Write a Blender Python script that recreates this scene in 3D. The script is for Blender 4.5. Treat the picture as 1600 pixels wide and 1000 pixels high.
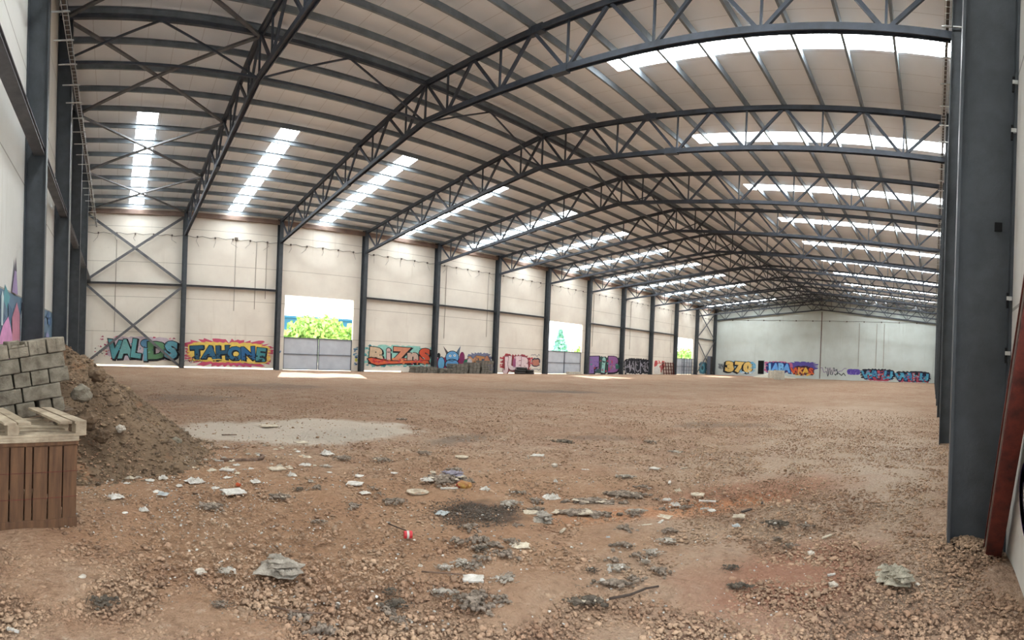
import bpy, math, random
import numpy as np
from mathutils import Vector, Matrix
R = math.radians
PI = math.pi
for o in list(bpy.data.objects): bpy.data.objects.remove(o)
SC = bpy.context.scene
COL = SC.collection
random.seed(7); RNG = np.random.default_rng(7)

# ---------------------------------------------------------------- camera (a cylindrical phone panorama)
FPX = 816.07
cd = bpy.data.cameras.new('camera'); cam = bpy.data.objects.new('camera', cd); COL.objects.link(cam)
cd.type = 'PANO'
cd.panorama_type = 'CENTRAL_CYLINDRICAL'
cd.central_cylindrical_radius = 1.0
cd.central_cylindrical_range_u_min = -800 / FPX
cd.central_cylindrical_range_u_max = 800 / FPX
cd.central_cylindrical_range_v_max = (500 + 62.2) / FPX
cd.central_cylindrical_range_v_min = -(500 - 62.2) / FPX
cd.clip_start = 0.05; cd.clip_end = 600
_r = Vector((0.72196643, -0.69075474, 0.0402786)); _u = Vector((-0.02564368, 0.03146056, 0.99917598)); _f = Vector((0.69145273, 0.72240441, -0.005))
cam.matrix_world = Matrix(((_r.x, _u.x, -_f.x, 0), (_r.y, _u.y, -_f.y, 0), (_r.z, _u.z, -_f.z, 1.6), (0, 0, 0, 1)))
SC.camera = cam

# ---------------------------------------------------------------- light
SC.view_settings.view_transform = 'Standard'; SC.view_settings.look = 'None'
SC.view_settings.gamma = 1.0; SC.view_settings.use_curve_mapping = False
SC.view_settings.exposure = 0.0
SKYLIGHT = 21.5
w = bpy.data.worlds.new('world'); SC.world = w; w.use_nodes = True
bg = w.node_tree.nodes['Background']; bg.inputs[0].default_value = (0.86, 0.93, 1.0, 1); bg.inputs[1].default_value = 4.2
sd = bpy.data.lights.new('sun', 'SUN'); sd.energy = 22; sd.angle = R(0.6); sd.color = (1.0, 0.95, 0.86)
sun = bpy.data.objects.new('sun', sd); COL.objects.link(sun)
sun.location = (20, 60, 25)
sun.rotation_euler = Vector((-0.63, -1.72, -1.0)).to_track_quat('-Z', 'Y').to_euler()
cy = SC.cycles
cy.max_bounces = 8; cy.diffuse_bounces = 5; cy.glossy_bounces = 3; cy.transmission_bounces = 3; cy.transparent_max_bounces = 6
cy.sample_clamp_indirect = 6.0; cy.caustics_reflective = False; cy.caustics_refractive = False
try:
    cy.use_denoising = True; cy.denoiser = 'OPENIMAGEDENOISE'; cy.denoising_input_passes = 'RGB_ALBEDO_NORMAL'
except Exception: pass

# ---------------------------------------------------------------- dimensions
B = 7.02444; C0 = 2.1629
def kx(k): return k * B - C0
YL, YR = 36.5, -0.17          # inner flange lines of the columns
WL, WR = 37.05, -0.70         # wall faces
XG, XF = -2.16, 82.45         # gable wall faces
YM = (YL + YR) / 2
PS = (YL - YR) / 24           # purlin spacing
SL = 0.0987
def top_z(y): return 12.74 - SL * abs(y - YM)
def bot_z(y): return 11.19 - SL * abs(y - YM)
def roof_z(y): return 13.16 - SL * abs(y - YM)
def gz(x, y):                  # gentle unevenness of the dirt floor
    d = math.hypot(x, y)
    a = 0.018 * min(1, d / 3) * (1 if y < 34 else 0.3)
    return a * (math.sin(1.7 * x + 0.6 * y) + math.sin(1.1 * y - 0.9 * x + 1.3) + 0.5 * math.sin(3.1 * x - 2.3 * y))
ORD = ['near corner', 'first', 'second', 'third', 'fourth', 'fifth', 'sixth', 'seventh', 'eighth', 'ninth', 'tenth', 'eleventh', 'twelfth', 'thirteenth']

# ---------------------------------------------------------------- materials
def N(nt, t, **kw):
    n = nt.nodes.new(t)
    for k, v in kw.items():
        if k.startswith('i_'): n.inputs[k[2:].replace('_', ' ')].default_value = v
        else: setattr(n, k, v)
    return n
def L(nt, a, b): nt.links.new(a, b)
def math_n(nt, op, a, b=None):
    n = N(nt, 'ShaderNodeMath', operation=op)
    for i, v in enumerate((a, b)):
        if v is None: continue
        if isinstance(v, (int, float)): n.inputs[i].default_value = v
        else: L(nt, v, n.inputs[i])
    return n.outputs[0]
def mixc(nt, f, a, b):
    n = N(nt, 'ShaderNodeMix', data_type='RGBA')
    for i, v in ((0, f), (6, a), (7, b)):
        if isinstance(v, (int, float)): n.inputs[i].default_value = v
        elif isinstance(v, tuple): n.inputs[i].default_value = (*v[:3], 1)
        else: L(nt, v, n.inputs[i])
    return n.outputs[2]
def noise(nt, vec, scale, detail=4, rough=0.6):
    n = N(nt, 'ShaderNodeTexNoise'); n.inputs['Scale'].default_value = scale
    n.inputs['Detail'].default_value = detail; n.inputs['Roughness'].default_value = rough
    L(nt, vec, n.inputs['Vector']); return n.outputs['Fac']
def ramp(nt, f, a, b):
    n = N(nt, 'ShaderNodeMapRange'); n.inputs['From Min'].default_value = a; n.inputs['From Max'].default_value = b
    L(nt, f, n.inputs['Value']); return n.outputs['Result']
def srgb(*c):
    return tuple(((v / 255) / 12.92 if v <= 10 else ((v / 255 + .055) / 1.055) ** 2.4) for v in c)
MATS = {}
def mat(name, c, c2=None, scale=4, rough=0.7, metal=0.0, bump=0.0, bscale=30, mapping=(1, 1, 1), lo=0.35, hi=0.7, spec=0.4, island=0.0, trans=0.0):
    m = bpy.data.materials.new(name); m.use_nodes = True; nt = m.node_tree
    b = nt.nodes['Principled BSDF']; b.inputs['Roughness'].default_value = rough; b.inputs['Metallic'].default_value = metal
    b.inputs['Specular IOR Level'].default_value = spec
    g = N(nt, 'ShaderNodeNewGeometry'); mp = N(nt, 'ShaderNodeMapping'); mp.inputs['Scale'].default_value = mapping
    L(nt, g.outputs['Position'], mp.inputs['Vector']); v = mp.outputs['Vector']
    col = mixc(nt, ramp(nt, noise(nt, v, scale), lo, hi), tuple(c), tuple(c2 or tuple(x * .8 for x in c)))
    if island:
        h = N(nt, 'ShaderNodeHueSaturation'); L(nt, col, h.inputs['Color'])
        L(nt, ramp(nt, g.outputs['Random Per Island'], 0, 1), h.inputs['Value'])
        h.inputs['Value'].default_value = 1
        mr = N(nt, 'ShaderNodeMapRange'); mr.inputs['To Min'].default_value = 1 - island; mr.inputs['To Max'].default_value = 1 + island
        L(nt, g.outputs['Random Per Island'], mr.inputs['Value']); L(nt, mr.outputs['Result'], h.inputs['Value'])
        col = h.outputs['Color']
    L(nt, col, b.inputs['Base Color'])
    if bump:
        bn = N(nt, 'ShaderNodeBump'); bn.inputs['Strength'].default_value = bump; bn.inputs['Distance'].default_value = 0.02
        L(nt, noise(nt, v, bscale), bn.inputs['Height']); L(nt, bn.outputs[0], b.inputs['Normal'])
    if trans: b.inputs['Alpha'].default_value = 1 - trans
    MATS[name] = m; return m
mat('steel', srgb(67, 72, 77), srgb(52, 57, 61), 3, .48, 0.1, .1, spec=.5)
mat('truss_steel', srgb(70, 76, 86), srgb(50, 55, 63), 2, .55, 0.1)
mat('purlin_steel', srgb(128, 136, 142), srgb(104, 111, 117), 2, .5, 0.2)
mat('brace_steel', srgb(110, 110, 112), srgb(84, 84, 88), 3, .55, .1)
mat('galvanised', srgb(205, 205, 200), srgb(170, 172, 170), 8, .4, .4)
mat('cable', srgb(95, 85, 78), None, 5, .7)
mat('conduit', srgb(165, 155, 145), None, 5, .6)
mat('rust', srgb(110, 48, 38), srgb(60, 30, 26), 7, .8, 0, .3)
mat('eaves', srgb(150, 128, 116), srgb(120, 100, 92), 1.5, .7)
mat('gate_sheet', srgb(200, 206, 214), srgb(184, 190, 200), 1.2, .55, .1)
mat('gate_frame', srgb(105, 110, 122), None, 3, .5, .1)
mat('plank', srgb(110, 80, 56), srgb(80, 56, 40), 2.5, .85, 0, .3, 40, (9, 9, 1))
mat('pallet', srgb(178, 162, 138), srgb(128, 112, 92), 6, .85, 0, .4, 50)
mat('old_pallet', srgb(122, 104, 86), srgb(76, 62, 50), 6, .9, 0, .4, 50)
mat('block', srgb(142, 134, 118), srgb(96, 86, 72), 9, .95, 0, .8, 60)
mat('block_pale', srgb(158, 148, 130), srgb(110, 100, 86), 9, .95, 0, .8, 60)
mat('stone', srgb(172, 144, 118), srgb(134, 102, 80), 1.6, .95, 0, .5, 80, island=.32)
mat('pale_stone', srgb(205, 195, 180), srgb(150, 138, 122), 30, .95, 0, .5, 80)
mat('concrete', srgb(200, 195, 180), srgb(168, 162, 148), 5, .9, 0, .3)
mat('paper', srgb(214, 209, 200), srgb(164, 156, 144), 14, .85, 0, .3, 60)
mat('card', srgb(206, 194, 172), srgb(158, 142, 122), 14, .9, 0, .3, 60)
mat('grey_rag', srgb(186, 176, 162), srgb(126, 116, 102), 12, .95, 0, .8, 90)
mat('green_rag', srgb(190, 182, 162), srgb(134, 124, 106), 12, .95, 0, .8, 90)
mat('purple_rag', srgb(158, 152, 162), srgb(120, 112, 122), 12, .95, 0, .8, 90)
mat('wool', srgb(166, 150, 134), srgb(104, 90, 76), 25, 1, 0, 1, 140, island=.35)
mat('dark_wool', srgb(124, 112, 98), srgb(72, 64, 54), 25, 1, 0, 1, 140, island=.35)
mat('film', srgb(206, 210, 208), srgb(180, 186, 184), 14, .25, 0, .5, 60, trans=.35)
mat('stick', srgb(128, 104, 88), srgb(84, 66, 54), 12, .9, 0, .5)
mat('dark_stick', srgb(74, 62, 54), None, 12, .9)
mat('brick_red', srgb(196, 92, 50), srgb(150, 70, 44), 12, .9, 0, .3)
mat('red', srgb(200, 50, 54), None, 12, .5)
mat('yellow', srgb(170, 136, 62), srgb(140, 80, 56), 20, .6)
mat('black', srgb(8, 8, 9), None, 5, .9)
mat('tyre', srgb(44, 44, 48), srgb(70, 66, 62), 9, .9)
mat('grey_stack', srgb(128, 124, 114), srgb(90, 86, 80), 6, .9, 0, .5, 60)
mat('leaf', srgb(176, 206, 128), srgb(132, 176, 88), 3, .8, 0, .5, 12, island=.3)
mat('dark_leaf', srgb(150, 206, 190), srgb(120, 176, 162), 3, .8, 0, .5, 12, island=.3)
mat('bark', srgb(90, 74, 60), None, 9, .9)
mat('blue_cladding', srgb(40, 108, 140), srgb(36, 100, 130), 1, .6)
mat('outside_ground', srgb(196, 182, 160), srgb(170, 160, 130), .8, .95)

def concrete_wall(name, base, alt, stain, rows=2.47, vx=None):
    """precast wall panels: base colour with weather stains, horizontal joints every ROWS metres"""
    m = bpy.data.materials.new(name); m.use_nodes = True; nt = m.node_tree; b = nt.nodes['Principled BSDF']
    b.inputs['Roughness'].default_value = .9; b.inputs['Specular IOR Level'].default_value = .2
    g = N(nt, 'ShaderNodeNewGeometry'); P = g.outputs['Position']
    c = mixc(nt, ramp(nt, noise(nt, P, .35, 5), .35, .7), base, alt)
    mp = N(nt, 'ShaderNodeMapping'); mp.inputs['Scale'].default_value = (1.6, 1.6, .12); L(nt, P, mp.inputs['Vector'])
    st = ramp(nt, noise(nt, mp.outputs['Vector'], 1.4, 5), .6, .8)
    c = mixc(nt, math_n(nt, 'MULTIPLY', st, .35), c, stain)
    sp = ramp(nt, noise(nt, P, 5, 2), .73, .76)
    c = mixc(nt, math_n(nt, 'MULTIPLY', sp, .3), c, stain)
    x = N(nt, 'ShaderNodeSeparateXYZ'); L(nt, P, x.inputs[0])
    fr = math_n(nt, 'FRACT', math_n(nt, 'DIVIDE', math_n(nt, 'ADD', x.outputs['Z'], 0.02), rows))
    ln = math_n(nt, 'LESS_THAN', fr, 0.014)
    c = mixc(nt, math_n(nt, 'MULTIPLY', ln, .55), c, tuple(v * .45 for v in stain))
    L(nt, c, b.inputs['Base Color'])
    bn = N(nt, 'ShaderNodeBump'); bn.inputs['Strength'].default_value = .25; bn.inputs['Distance'].default_value = .01
    L(nt, noise(nt, P, 18), bn.inputs['Height']); L(nt, bn.outputs[0], b.inputs['Normal'])
    MATS[name] = m
concrete_wall('wall', srgb(236, 230, 218), srgb(220, 212, 200), srgb(176, 158, 138))
concrete_wall('wall_far', srgb(204, 212, 208), srgb(190, 196, 190), srgb(150, 148, 134), -99)
concrete_wall('wall_gable', srgb(230, 230, 226), srgb(214, 214, 208), srgb(160, 144, 124), 2.62)
concrete_wall('wall_right', srgb(224, 222, 216), srgb(206, 202, 194), srgb(140, 128, 112), 2.2)

# white ribbed roof sheeting
m = bpy.data.materials.new('roof_sheet'); m.use_nodes = True; nt = m.node_tree; b = nt.nodes['Principled BSDF']; MATS['roof_sheet'] = m
b.inputs['Roughness'].default_value = .45; b.inputs['Specular IOR Level'].default_value = .4
g = N(nt, 'ShaderNodeNewGeometry'); x = N(nt, 'ShaderNodeSeparateXYZ'); L(nt, g.outputs['Position'], x.inputs[0])
c = mixc(nt, ramp(nt, noise(nt, g.outputs['Position'], .5, 5), .35, .7), srgb(244, 248, 252), srgb(236, 239, 242))
jl = math_n(nt, 'LESS_THAN', math_n(nt, 'FRACT', math_n(nt, 'DIVIDE', math_n(nt, 'ADD', x.outputs['X'], 50.2), B / 7)), .02)
c = mixc(nt, math_n(nt, 'MULTIPLY', jl, .35), c, srgb(120, 104, 92))
L(nt, c, b.inputs['Base Color'])
rb = math_n(nt, 'PINGPONG', x.outputs['X'], .06)
bn = N(nt, 'ShaderNodeBump'); bn.inputs['Strength'].default_value = .5; bn.inputs['Distance'].default_value = .05
L(nt, rb, bn.inputs['Height']); L(nt, bn.outputs[0], b.inputs['Normal'])
# daylight coming through the translucent sheets
m = bpy.data.materials.new('skylight_sheet'); m.use_nodes = True; nt = m.node_tree; b = nt.nodes['Principled BSDF']; MATS['skylight_sheet'] = m
b.inputs['Base Color'].default_value = (.8, .85, .85, 1)
b.inputs['Emission Color'].default_value = (0.93, 0.98, 1.0, 1); b.inputs['Emission Strength'].default_value = SKYLIGHT

# dirt floor
m = bpy.data.materials.new('dirt'); m.use_nodes = True; nt = m.node_tree; b = nt.nodes['Principled BSDF']; MATS['dirt'] = m
b.inputs['Roughness'].default_value = .97; b.inputs['Specular IOR Level'].default_value = .15
g = N(nt, 'ShaderNodeNewGeometry'); P = g.outputs['Position']; x = N(nt, 'ShaderNodeSeparateXYZ'); L(nt, P, x.inputs[0])
n_big = noise(nt, P, .22, 6, .6); n_mid = noise(nt, P, 1.6, 6, .65); n_fine = noise(nt, P, 14, 6, .7)
c = mixc(nt, ramp(nt, n_big, .38, .62), srgb(169, 143, 121), srgb(156, 126, 103))
c = mixc(nt, math_n(nt, 'MULTIPLY', ramp(nt, n_mid, .5, .68), .7), c, srgb(148, 114, 94))
c = mixc(nt, math_n(nt, 'MULTIPLY', ramp(nt, n_mid, .48, .3), .55), c, srgb(176, 158, 138))
c = mixc(nt, math_n(nt, 'MULTIPLY', ramp(nt, n_fine, .5, .64), .6), c, srgb(104, 82, 66))
c = mixc(nt, math_n(nt, 'MULTIPLY', ramp(nt, n_fine, .42, .3), .5), c, srgb(220, 204, 184))
c = mixc(nt, math_n(nt, 'MULTIPLY', ramp(nt, noise(nt, P, 4.5, 5, .7), .58, .64), .4), c, srgb(112, 90, 76))
def blob(cx, cyy, rx, ry, ang=0, edge=.5, ns=.7, soft=.25):
    """mask of an irregular stain or patch on the ground"""
    mp = N(nt, 'ShaderNodeMapping', vector_type='TEXTURE'); mp.inputs['Location'].default_value = (cx, cyy, 0)
    mp.inputs['Rotation'].default_value = (0, 0, R(ang)); mp.inputs['Scale'].default_value = (rx, ry, 1e4)
    L(nt, P, mp.inputs['Vector'])
    ln = N(nt, 'ShaderNodeVectorMath', operation='LENGTH'); L(nt, mp.outputs['Vector'], ln.inputs[0])
    d = math_n(nt, 'ADD', ln.outputs['Value'], math_n(nt, 'MULTIPLY', math_n(nt, 'SUBTRACT', noise(nt, P, ns, 5, .65), .5), edge * 3))
    return ramp(nt, d, 1 + soft, 1 - soft)
def patch(c, f, col, *a, **k): return mixc(nt, math_n(nt, 'MULTIPLY', blob(*a, **k), f), c, col)
c = patch(c, .55, srgb(166, 126, 94), 2.2, 4.6, 4.2, 2.6, -20, .6, .5, .5)      # browner earth in the foreground
c = patch(c, .85, srgb(196, 184, 168), 3.6, 9.6, 2.5, 1.45, 0, .25, 1.2, .12)       # spilt cement
c = patch(c, .35, srgb(160, 150, 138), 4.4, 8.9, 1.2, .6, 10, .4, 2, .3)
c = patch(c, .6, srgb(184, 164, 144), 15, 2.2, 11, 2.2, 5, .5, .6, .4)              # pale gravel band
c = patch(c, .6, srgb(190, 172, 154), 9.5, .7, 3, .8, 0, .5, 1, .4)
c = patch(c, .55, srgb(150, 92, 66), 6.6, 2.0, 1.3, .55, -40, .6, 1.2, .4)         # reddish earth
c = patch(c, .6, srgb(146, 88, 66), 3.9, 1.0, .9, .55, -20, .7, 1.6, .4)
c = patch(c, .45, srgb(196, 126, 78), 5.2, 2.6, 1.4, .25, -28, .6, 1.6, .4)
c = patch(c, .8, srgb(62, 54, 48), 3.42, 3.95, .36, .42, 40, .7, 3.5, .35)           # burnt patch
c = patch(c, .6, srgb(104, 96, 88), 6.2, 7.8, .9, .35, 20, .7, 2, .35)
c = patch(c, .55, srgb(108, 98, 92), 18.6, 17.5, 1.8, 1.0, -45, .8, .9, .35)
c = patch(c, .5, srgb(108, 98, 92), 20, 16.4, 1.4, .7, -45, .8, .9, .35)
c = patch(c, .5, srgb(110, 98, 90), 2.4, 15.7, 1.3, 1.1, 0, .8, .9, .35)
c = patch(c, .45, srgb(112, 98, 90), 6.4, 21, 2.4, 1.2, 0, .8, .9, .35)
c = patch(c, .5, srgb(98, 88, 80), 12.9, 5.4, 1.2, .5, -60, .8, .9, .35)
c = patch(c, .5, srgb(112, 98, 88), 8.8, 6.3, .8, .3, -50, .8, 2, .35)
c = patch(c, .7, srgb(150, 84, 66), 81, 30, 2.5, 6, 0, .3, .6, .3)                  # red soil at the far end
L(nt, c, b.inputs['Base Color'])
vo = N(nt, 'ShaderNodeTexVoronoi'); vo.inputs['Scale'].default_value = 22; L(nt, P, vo.inputs['Vector'])
h = math_n(nt, 'ADD', math_n(nt, 'MULTIPLY', math_n(nt, 'SUBTRACT', 1.0, vo.outputs['Distance']), .5), math_n(nt, 'MULTIPLY', n_fine, 1.2))
h = math_n(nt, 'ADD', h, math_n(nt, 'MULTIPLY', noise(nt, P, 60, 3), .4))
bn = N(nt, 'ShaderNodeBump'); bn.inputs['Strength'].default_value = 1.0; bn.inputs['Distance'].default_value = .045
L(nt, h, bn.inputs['Height']); L(nt, bn.outputs[0], b.inputs['Normal'])
mat('mound_dirt', srgb(128, 106, 84), srgb(90, 72, 54), 1.6, .98, 0, 1.0, 16, lo=.3, hi=.65)
m = MATS['mound_dirt']; nt = m.node_tree; b = nt.nodes['Principled BSDF']
g = N(nt, 'ShaderNodeNewGeometry'); P = g.outputs['Position']
_src = b.inputs['Base Color'].links[0].from_socket
c = mixc(nt, math_n(nt, 'MULTIPLY', ramp(nt, noise(nt, P, 1.1, 5), .56, .68), .6), _src, srgb(176, 116, 78))
c = mixc(nt, math_n(nt, 'MULTIPLY', ramp(nt, noise(nt, P, 12, 5), .55, .66), .6), c, srgb(70, 56, 44))
L(nt, c, b.inputs['Base Color'])

# ---------------------------------------------------------------- mesh helpers
class MB:
    def __init__(s): s.v = []; s.f = []; s.m = []
    def add(s, vs, fs, mi=0):
        o = len(s.v); s.v += [tuple(q) for q in vs]; s.f += [tuple(i + o for i in q) for q in fs]; s.m += [mi] * len(fs); return s
    def box(s, x0, x1, y0, y1, z0, z1, mi=0):
        return s.add([(x0, y0, z0), (x1, y0, z0), (x1, y1, z0), (x0, y1, z0), (x0, y0, z1), (x1, y0, z1), (x1, y1, z1), (x0, y1, z1)],
                     [(0, 3, 2, 1), (4, 5, 6, 7), (0, 1, 5, 4), (1, 2, 6, 5), (2, 3, 7, 6), (3, 0, 4, 7)], mi)
    def prof(s, a, b, pts, up=(0, 0, 1), mi=0):
        """extrude the closed 2-D profile PTS (side, up) from a to b"""
        a = Vector(a); b = Vector(b); d = (b - a).normalized(); u = Vector(up); sd_ = d.cross(u)
        if sd_.length < 1e-4: sd_ = d.cross(Vector((1, 0, 0)))
        sd_.normalize(); u = sd_.cross(d).normalized(); n = len(pts)
        vs = [p + sd_ * q[0] + u * q[1] for p in (a, b) for q in pts]
        fs = [(i, (i + 1) % n, n + (i + 1) % n, n + i) for i in range(n)] + [tuple(range(n))[::-1], tuple(range(n, 2 * n))]
        return s.add(vs, fs, mi)
    def bar(s, a, b, w, h=None, up=(0, 0, 1), mi=0):
        h = h or w; return s.prof(a, b, [(-w / 2, -h / 2), (w / 2, -h / 2), (w / 2, h / 2), (-w / 2, h / 2)], up, mi)
    def tube(s, a, b, r, n=8, mi=0):
        return s.prof(a, b, [(r * math.cos(2 * PI * i / n), r * math.sin(2 * PI * i / n)) for i in range(n)], (0.01, 0.02, 1), mi)
    def ibeam(s, a, b, w, h, t=.02, up=(0, 0, 1), mi=0):
        W, H = w / 2, h / 2
        return s.prof(a, b, [(-W, -H), (W, -H), (W, -H + t), (t / 2, -H + t), (t / 2, H - t), (W, H - t), (W, H), (-W, H), (-W, H - t), (-t / 2, H - t), (-t / 2, -H + t), (-W, -H + t)], up, mi)
    def build(s, name, mats, parent=None, smooth=False, loc=None):
        me = bpy.data.meshes.new(name); me.from_pydata(s.v, [], s.f)
        for q in (mats if isinstance(mats, (list, tuple)) else [mats]): me.materials.append(MATS[q] if isinstance(q, str) else q)
        if len(me.materials) > 1: me.polygons.foreach_set('material_index', s.m)
        if smooth: me.polygons.foreach_set('use_smooth', [True] * len(me.polygons))
        me.update()
        o = bpy.data.objects.new(name, me); COL.objects.link(o)
        if parent: o.parent = parent
        if loc: o.location = loc
        return o
def npmesh(name, V, F, mats, smooth=False, parent=None):
    me = bpy.data.meshes.new(name); n = len(F); k = F.shape[1]
    me.vertices.add(len(V)); me.vertices.foreach_set('co', np.asarray(V, dtype=np.float32).ravel())
    me.loops.add(n * k); me.loops.foreach_set('vertex_index', F.astype(np.int32).ravel())
    me.polygons.add(n); me.polygons.foreach_set('loop_start', np.arange(0, n * k, k, dtype=np.int32)); me.polygons.foreach_set('loop_total', np.full(n, k, dtype=np.int32))
    for q in mats: me.materials.append(MATS[q])
    me.update(calc_edges=True); me.validate()
    if smooth: me.polygons.foreach_set('use_smooth', np.ones(n, dtype=bool))
    o = bpy.data.objects.new(name, me); COL.objects.link(o)
    if parent: o.parent = parent
    return o
def tag(o, label, cat, group=None, kind=None):
    o['label'] = label; o['category'] = cat
    if group: o['group'] = group
    if kind: o['kind'] = kind
    return o
def thing(name, label, cat, loc=(0, 0, 0), rz=0, group=None):
    o = bpy.data.objects.new(name, None); o.empty_display_size = .2; COL.objects.link(o); o.location = loc; o.rotation_euler = (0, 0, rz)
    return tag(o, label, cat, group)
def struct(o): o['kind'] = 'structure'; return o
CH = {}
def copy_tree(o, label=None, parent=None):
    c = o.copy(); COL.objects.link(c)
    if parent: c.parent = parent
    if label: c['label'] = label
    for ch in list(o.children): copy_tree(ch, None, c)
    return c
def bevel(o, w=.005, seg=1):
    md = o.modifiers.new('bevel', 'BEVEL'); md.width = w; md.segments = seg; md.limit_method = 'ANGLE'; return o

# ---------------------------------------------------------------- the shell
# dirt floor: finer near the camera
xs = np.concatenate([np.arange(-2.3, 10, .08), np.arange(10, 30, .25), np.arange(30, 82.61, .7), [82.6]])
ys = np.concatenate([np.arange(-.9, 10, .08), np.arange(10, 37.2, .3), [37.3]])
X, Y = np.meshgrid(xs, ys, indexing='ij')
G = np.vectorize(gz)(X, Y)
near = np.clip(1.4 - np.hypot(X, Y) / 14, 0, 1)
rr = np.zeros_like(G)
for _ in range(70):
    kx_, ky_ = RNG.uniform(-9, 9, 2); rr += np.sin(kx_ * X + ky_ * Y + RNG.uniform(0, 6)) / 70 ** .5
Z = G + rr * .012 * near
Z[Y > 36.8] = -.005
ni, nj = X.shape; idx = np.arange(ni * nj).reshape(ni, nj)
F = np.stack([idx[:-1, :-1], idx[1:, :-1], idx[1:, 1:], idx[:-1, 1:]], -1).reshape(-1, 4)
struct(npmesh('floor', np.stack([X, Y, Z], -1).reshape(-1, 3), F, ['dirt'], True))
# sunlit yard outside
tag(MB().box(-60, 200, 37.31, 150, -.3, -.02).build('yard_ground', 'outside_ground'), 'bright sunlit open ground outside beyond the three gates', 'ground')

DOORB = (2, 6, 10); DX0, DX1, DTOP = .62, 6.34, 5.6
GAP = {0: .1, 1: .1, 3: .085, 5: .06}
# long left wall
wb = MB()
for k in range(12):
    x0, x1 = kx(k), kx(k + 1); z0 = GAP.get(k, -.1)
    if k == 0: x0 = XG - .25
    if k == 11: x1 = XF + .25
    if k in DOORB:
        a, c_ = x0 + DX0, x0 + DX1
        wb.box(x0, a, WL, WL + .2, -.1, roof_z(WL)); wb.box(c_, x1, WL, WL + .2, -.1, roof_z(WL)); wb.box(a, c_, WL, WL + .2, DTOP, roof_z(WL))
    else:
        if k == 3: wb.box(x0, x0 + 4, WL, WL + .2, z0, 1); wb.box(x0 + 4, x1, WL, WL + .2, -.1, 1); wb.box(x0, x1, WL, WL + .2, 1, roof_z(WL))
        else: wb.box(x0, x1, WL, WL + .2, z0, roof_z(WL))
struct(wb.build('wall_left', 'wall'))
# right wall, with an unseen doorway added behind the camera for sky light
wb = MB()
wb.box(3.0, XF + .25, WR - .2, WR, -.1, roof_z(WR)); wb.box(XG - .25, -1.7, WR - .2, WR, -.1, roof_z(WR)); wb.box(-1.7, 3.0, WR - .2, WR, 5.2, roof_z(WR))
struct(wb.build('wall_right', 'wall_right'))
def gable(name, x, mt):
    zs = roof_z(WL + .2); zr = roof_z(YM); y0, y1 = WR - .2, WL + .2
    p = [(y0, -.1), (y1, -.1), (y1, zs), (YM, zr), (y0, zs)]
    vs = [(x, a, b_) for a, b_ in p] + [(x + (.2 if x > 0 else -.2), a, b_) for a, b_ in p]
    fs = [(0, 1, 2, 3, 4), (9, 8, 7, 6, 5)] + [(i, (i + 1) % 5, 5 + (i + 1) % 5, 5 + i) for i in range(5)]
    return struct(MB().add(vs, fs).build(name, mt))
gable('wall_near_end', XG, 'wall_gable'); gable('wall_far_end', XF, 'wall_far')
# roof with slots for the skylights
SKY_L = (24.8, 36.75); SKY_R = (-.45, 11.5); SW = 1.0
rb = MB(); edges = [XG - .3]
for k in range(12): edges += [kx(k) + B / 2 - SW / 2, kx(k) + B / 2 + SW / 2]
edges.append(XF + .3)
for side in (0, 1):
    y_e = WL + .25 if side == 0 else WR - .25
    s0, s1 = SKY_L if side == 0 else SKY_R[::-1]
    for i in range(len(edges) - 1):
        segs = [(YM, y_e)] if i % 2 == 0 else [(YM, s0), (s1, y_e)]
        for a, c_ in segs:
            za, zc = roof_z(a), roof_z(c_); x0, x1 = edges[i], edges[i + 1]
            rb.add([(x0, a, za), (x1, a, za), (x1, c_, zc), (x0, c_, zc), (x0, a, za + .08), (x1, a, za + .08), (x1, c_, zc + .08), (x0, c_, zc + .08)],
                   [(0, 1, 2, 3), (4, 7, 6, 5), (0, 4, 5, 1), (1, 5, 6, 2), (2, 6, 7, 3), (3, 7, 4, 0)])
struct(rb.build('ceiling', 'roof_sheet'))
# skylight sheets, corrugated
for side in (0, 1):
    for k in range(12):
        a, c_ = SKY_L if side == 0 else SKY_R; xm = kx(k) + B / 2; sb = MB(); n = 20
        vs = []
        for i in range(n + 1):
            x_ = xm - SW / 2 + SW * i / n; dz = .012 * (1 if i % 2 else -1)
            for yy in (a, c_): vs += [(x_, yy, roof_z(yy) + .03 + dz), (x_, yy, roof_z(yy) + .045 + dz)]
        fs = []
        for i in range(n):
            o_ = 4 * i; fs += [(o_, o_ + 4, o_ + 6, o_ + 2), (o_ + 1, o_ + 3, o_ + 7, o_ + 5)]
        sb.add(vs, fs)
        tag(sb.build('skylight', 'skylight_sheet'), 'bright translucent roof strip over the %s bay from the near end, %s roof slope' % (ORD[k + 1], 'left' if side == 0 else 'right'), 'skylight', 'translucent roof strips')

# ---------------------------------------------------------------- columns
def column_parts(root, H, depth, along, fw=.3):
    """H-section standing at the origin; depth axis = local +x from the inner flange to the wall"""
    MB().box(0, .025, -fw / 2, fw / 2, -.1, H).build('inner_flange', 'steel', root)
    MB().box(.025, depth - .025, -.012, .012, -.1, H).build('web', 'steel', root)
    MB().box(depth - .025, depth, -fw / 2, fw / 2, -.1, H).build('outer_flange', 'steel', root)
def make_column(x, y, rz, H, depth, label, group, fw=.3):
    t = thing('steel_column', label, 'column', (x, y, 0), rz, group); column_parts(t, H, depth, 0, fw); return t
HC = top_z(YL) + .2
cl = None
for k in range(0, 13):
    lab = 'grey steel column on the long left wall, %s' % (['at the near corner'] + ['%s from the near corner' % ORD[i] for i in range(1, 12)] + ['at the far corner'])[k]
    if cl is None: cl = make_column(kx(k), YL, PI / 2, HC, WL - YL, lab, 'columns of the long left wall'); c_ = cl
    else: c_ = copy_tree(cl, lab)
    c_.location = (kx(k), YL, 0)
cr = None
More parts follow.
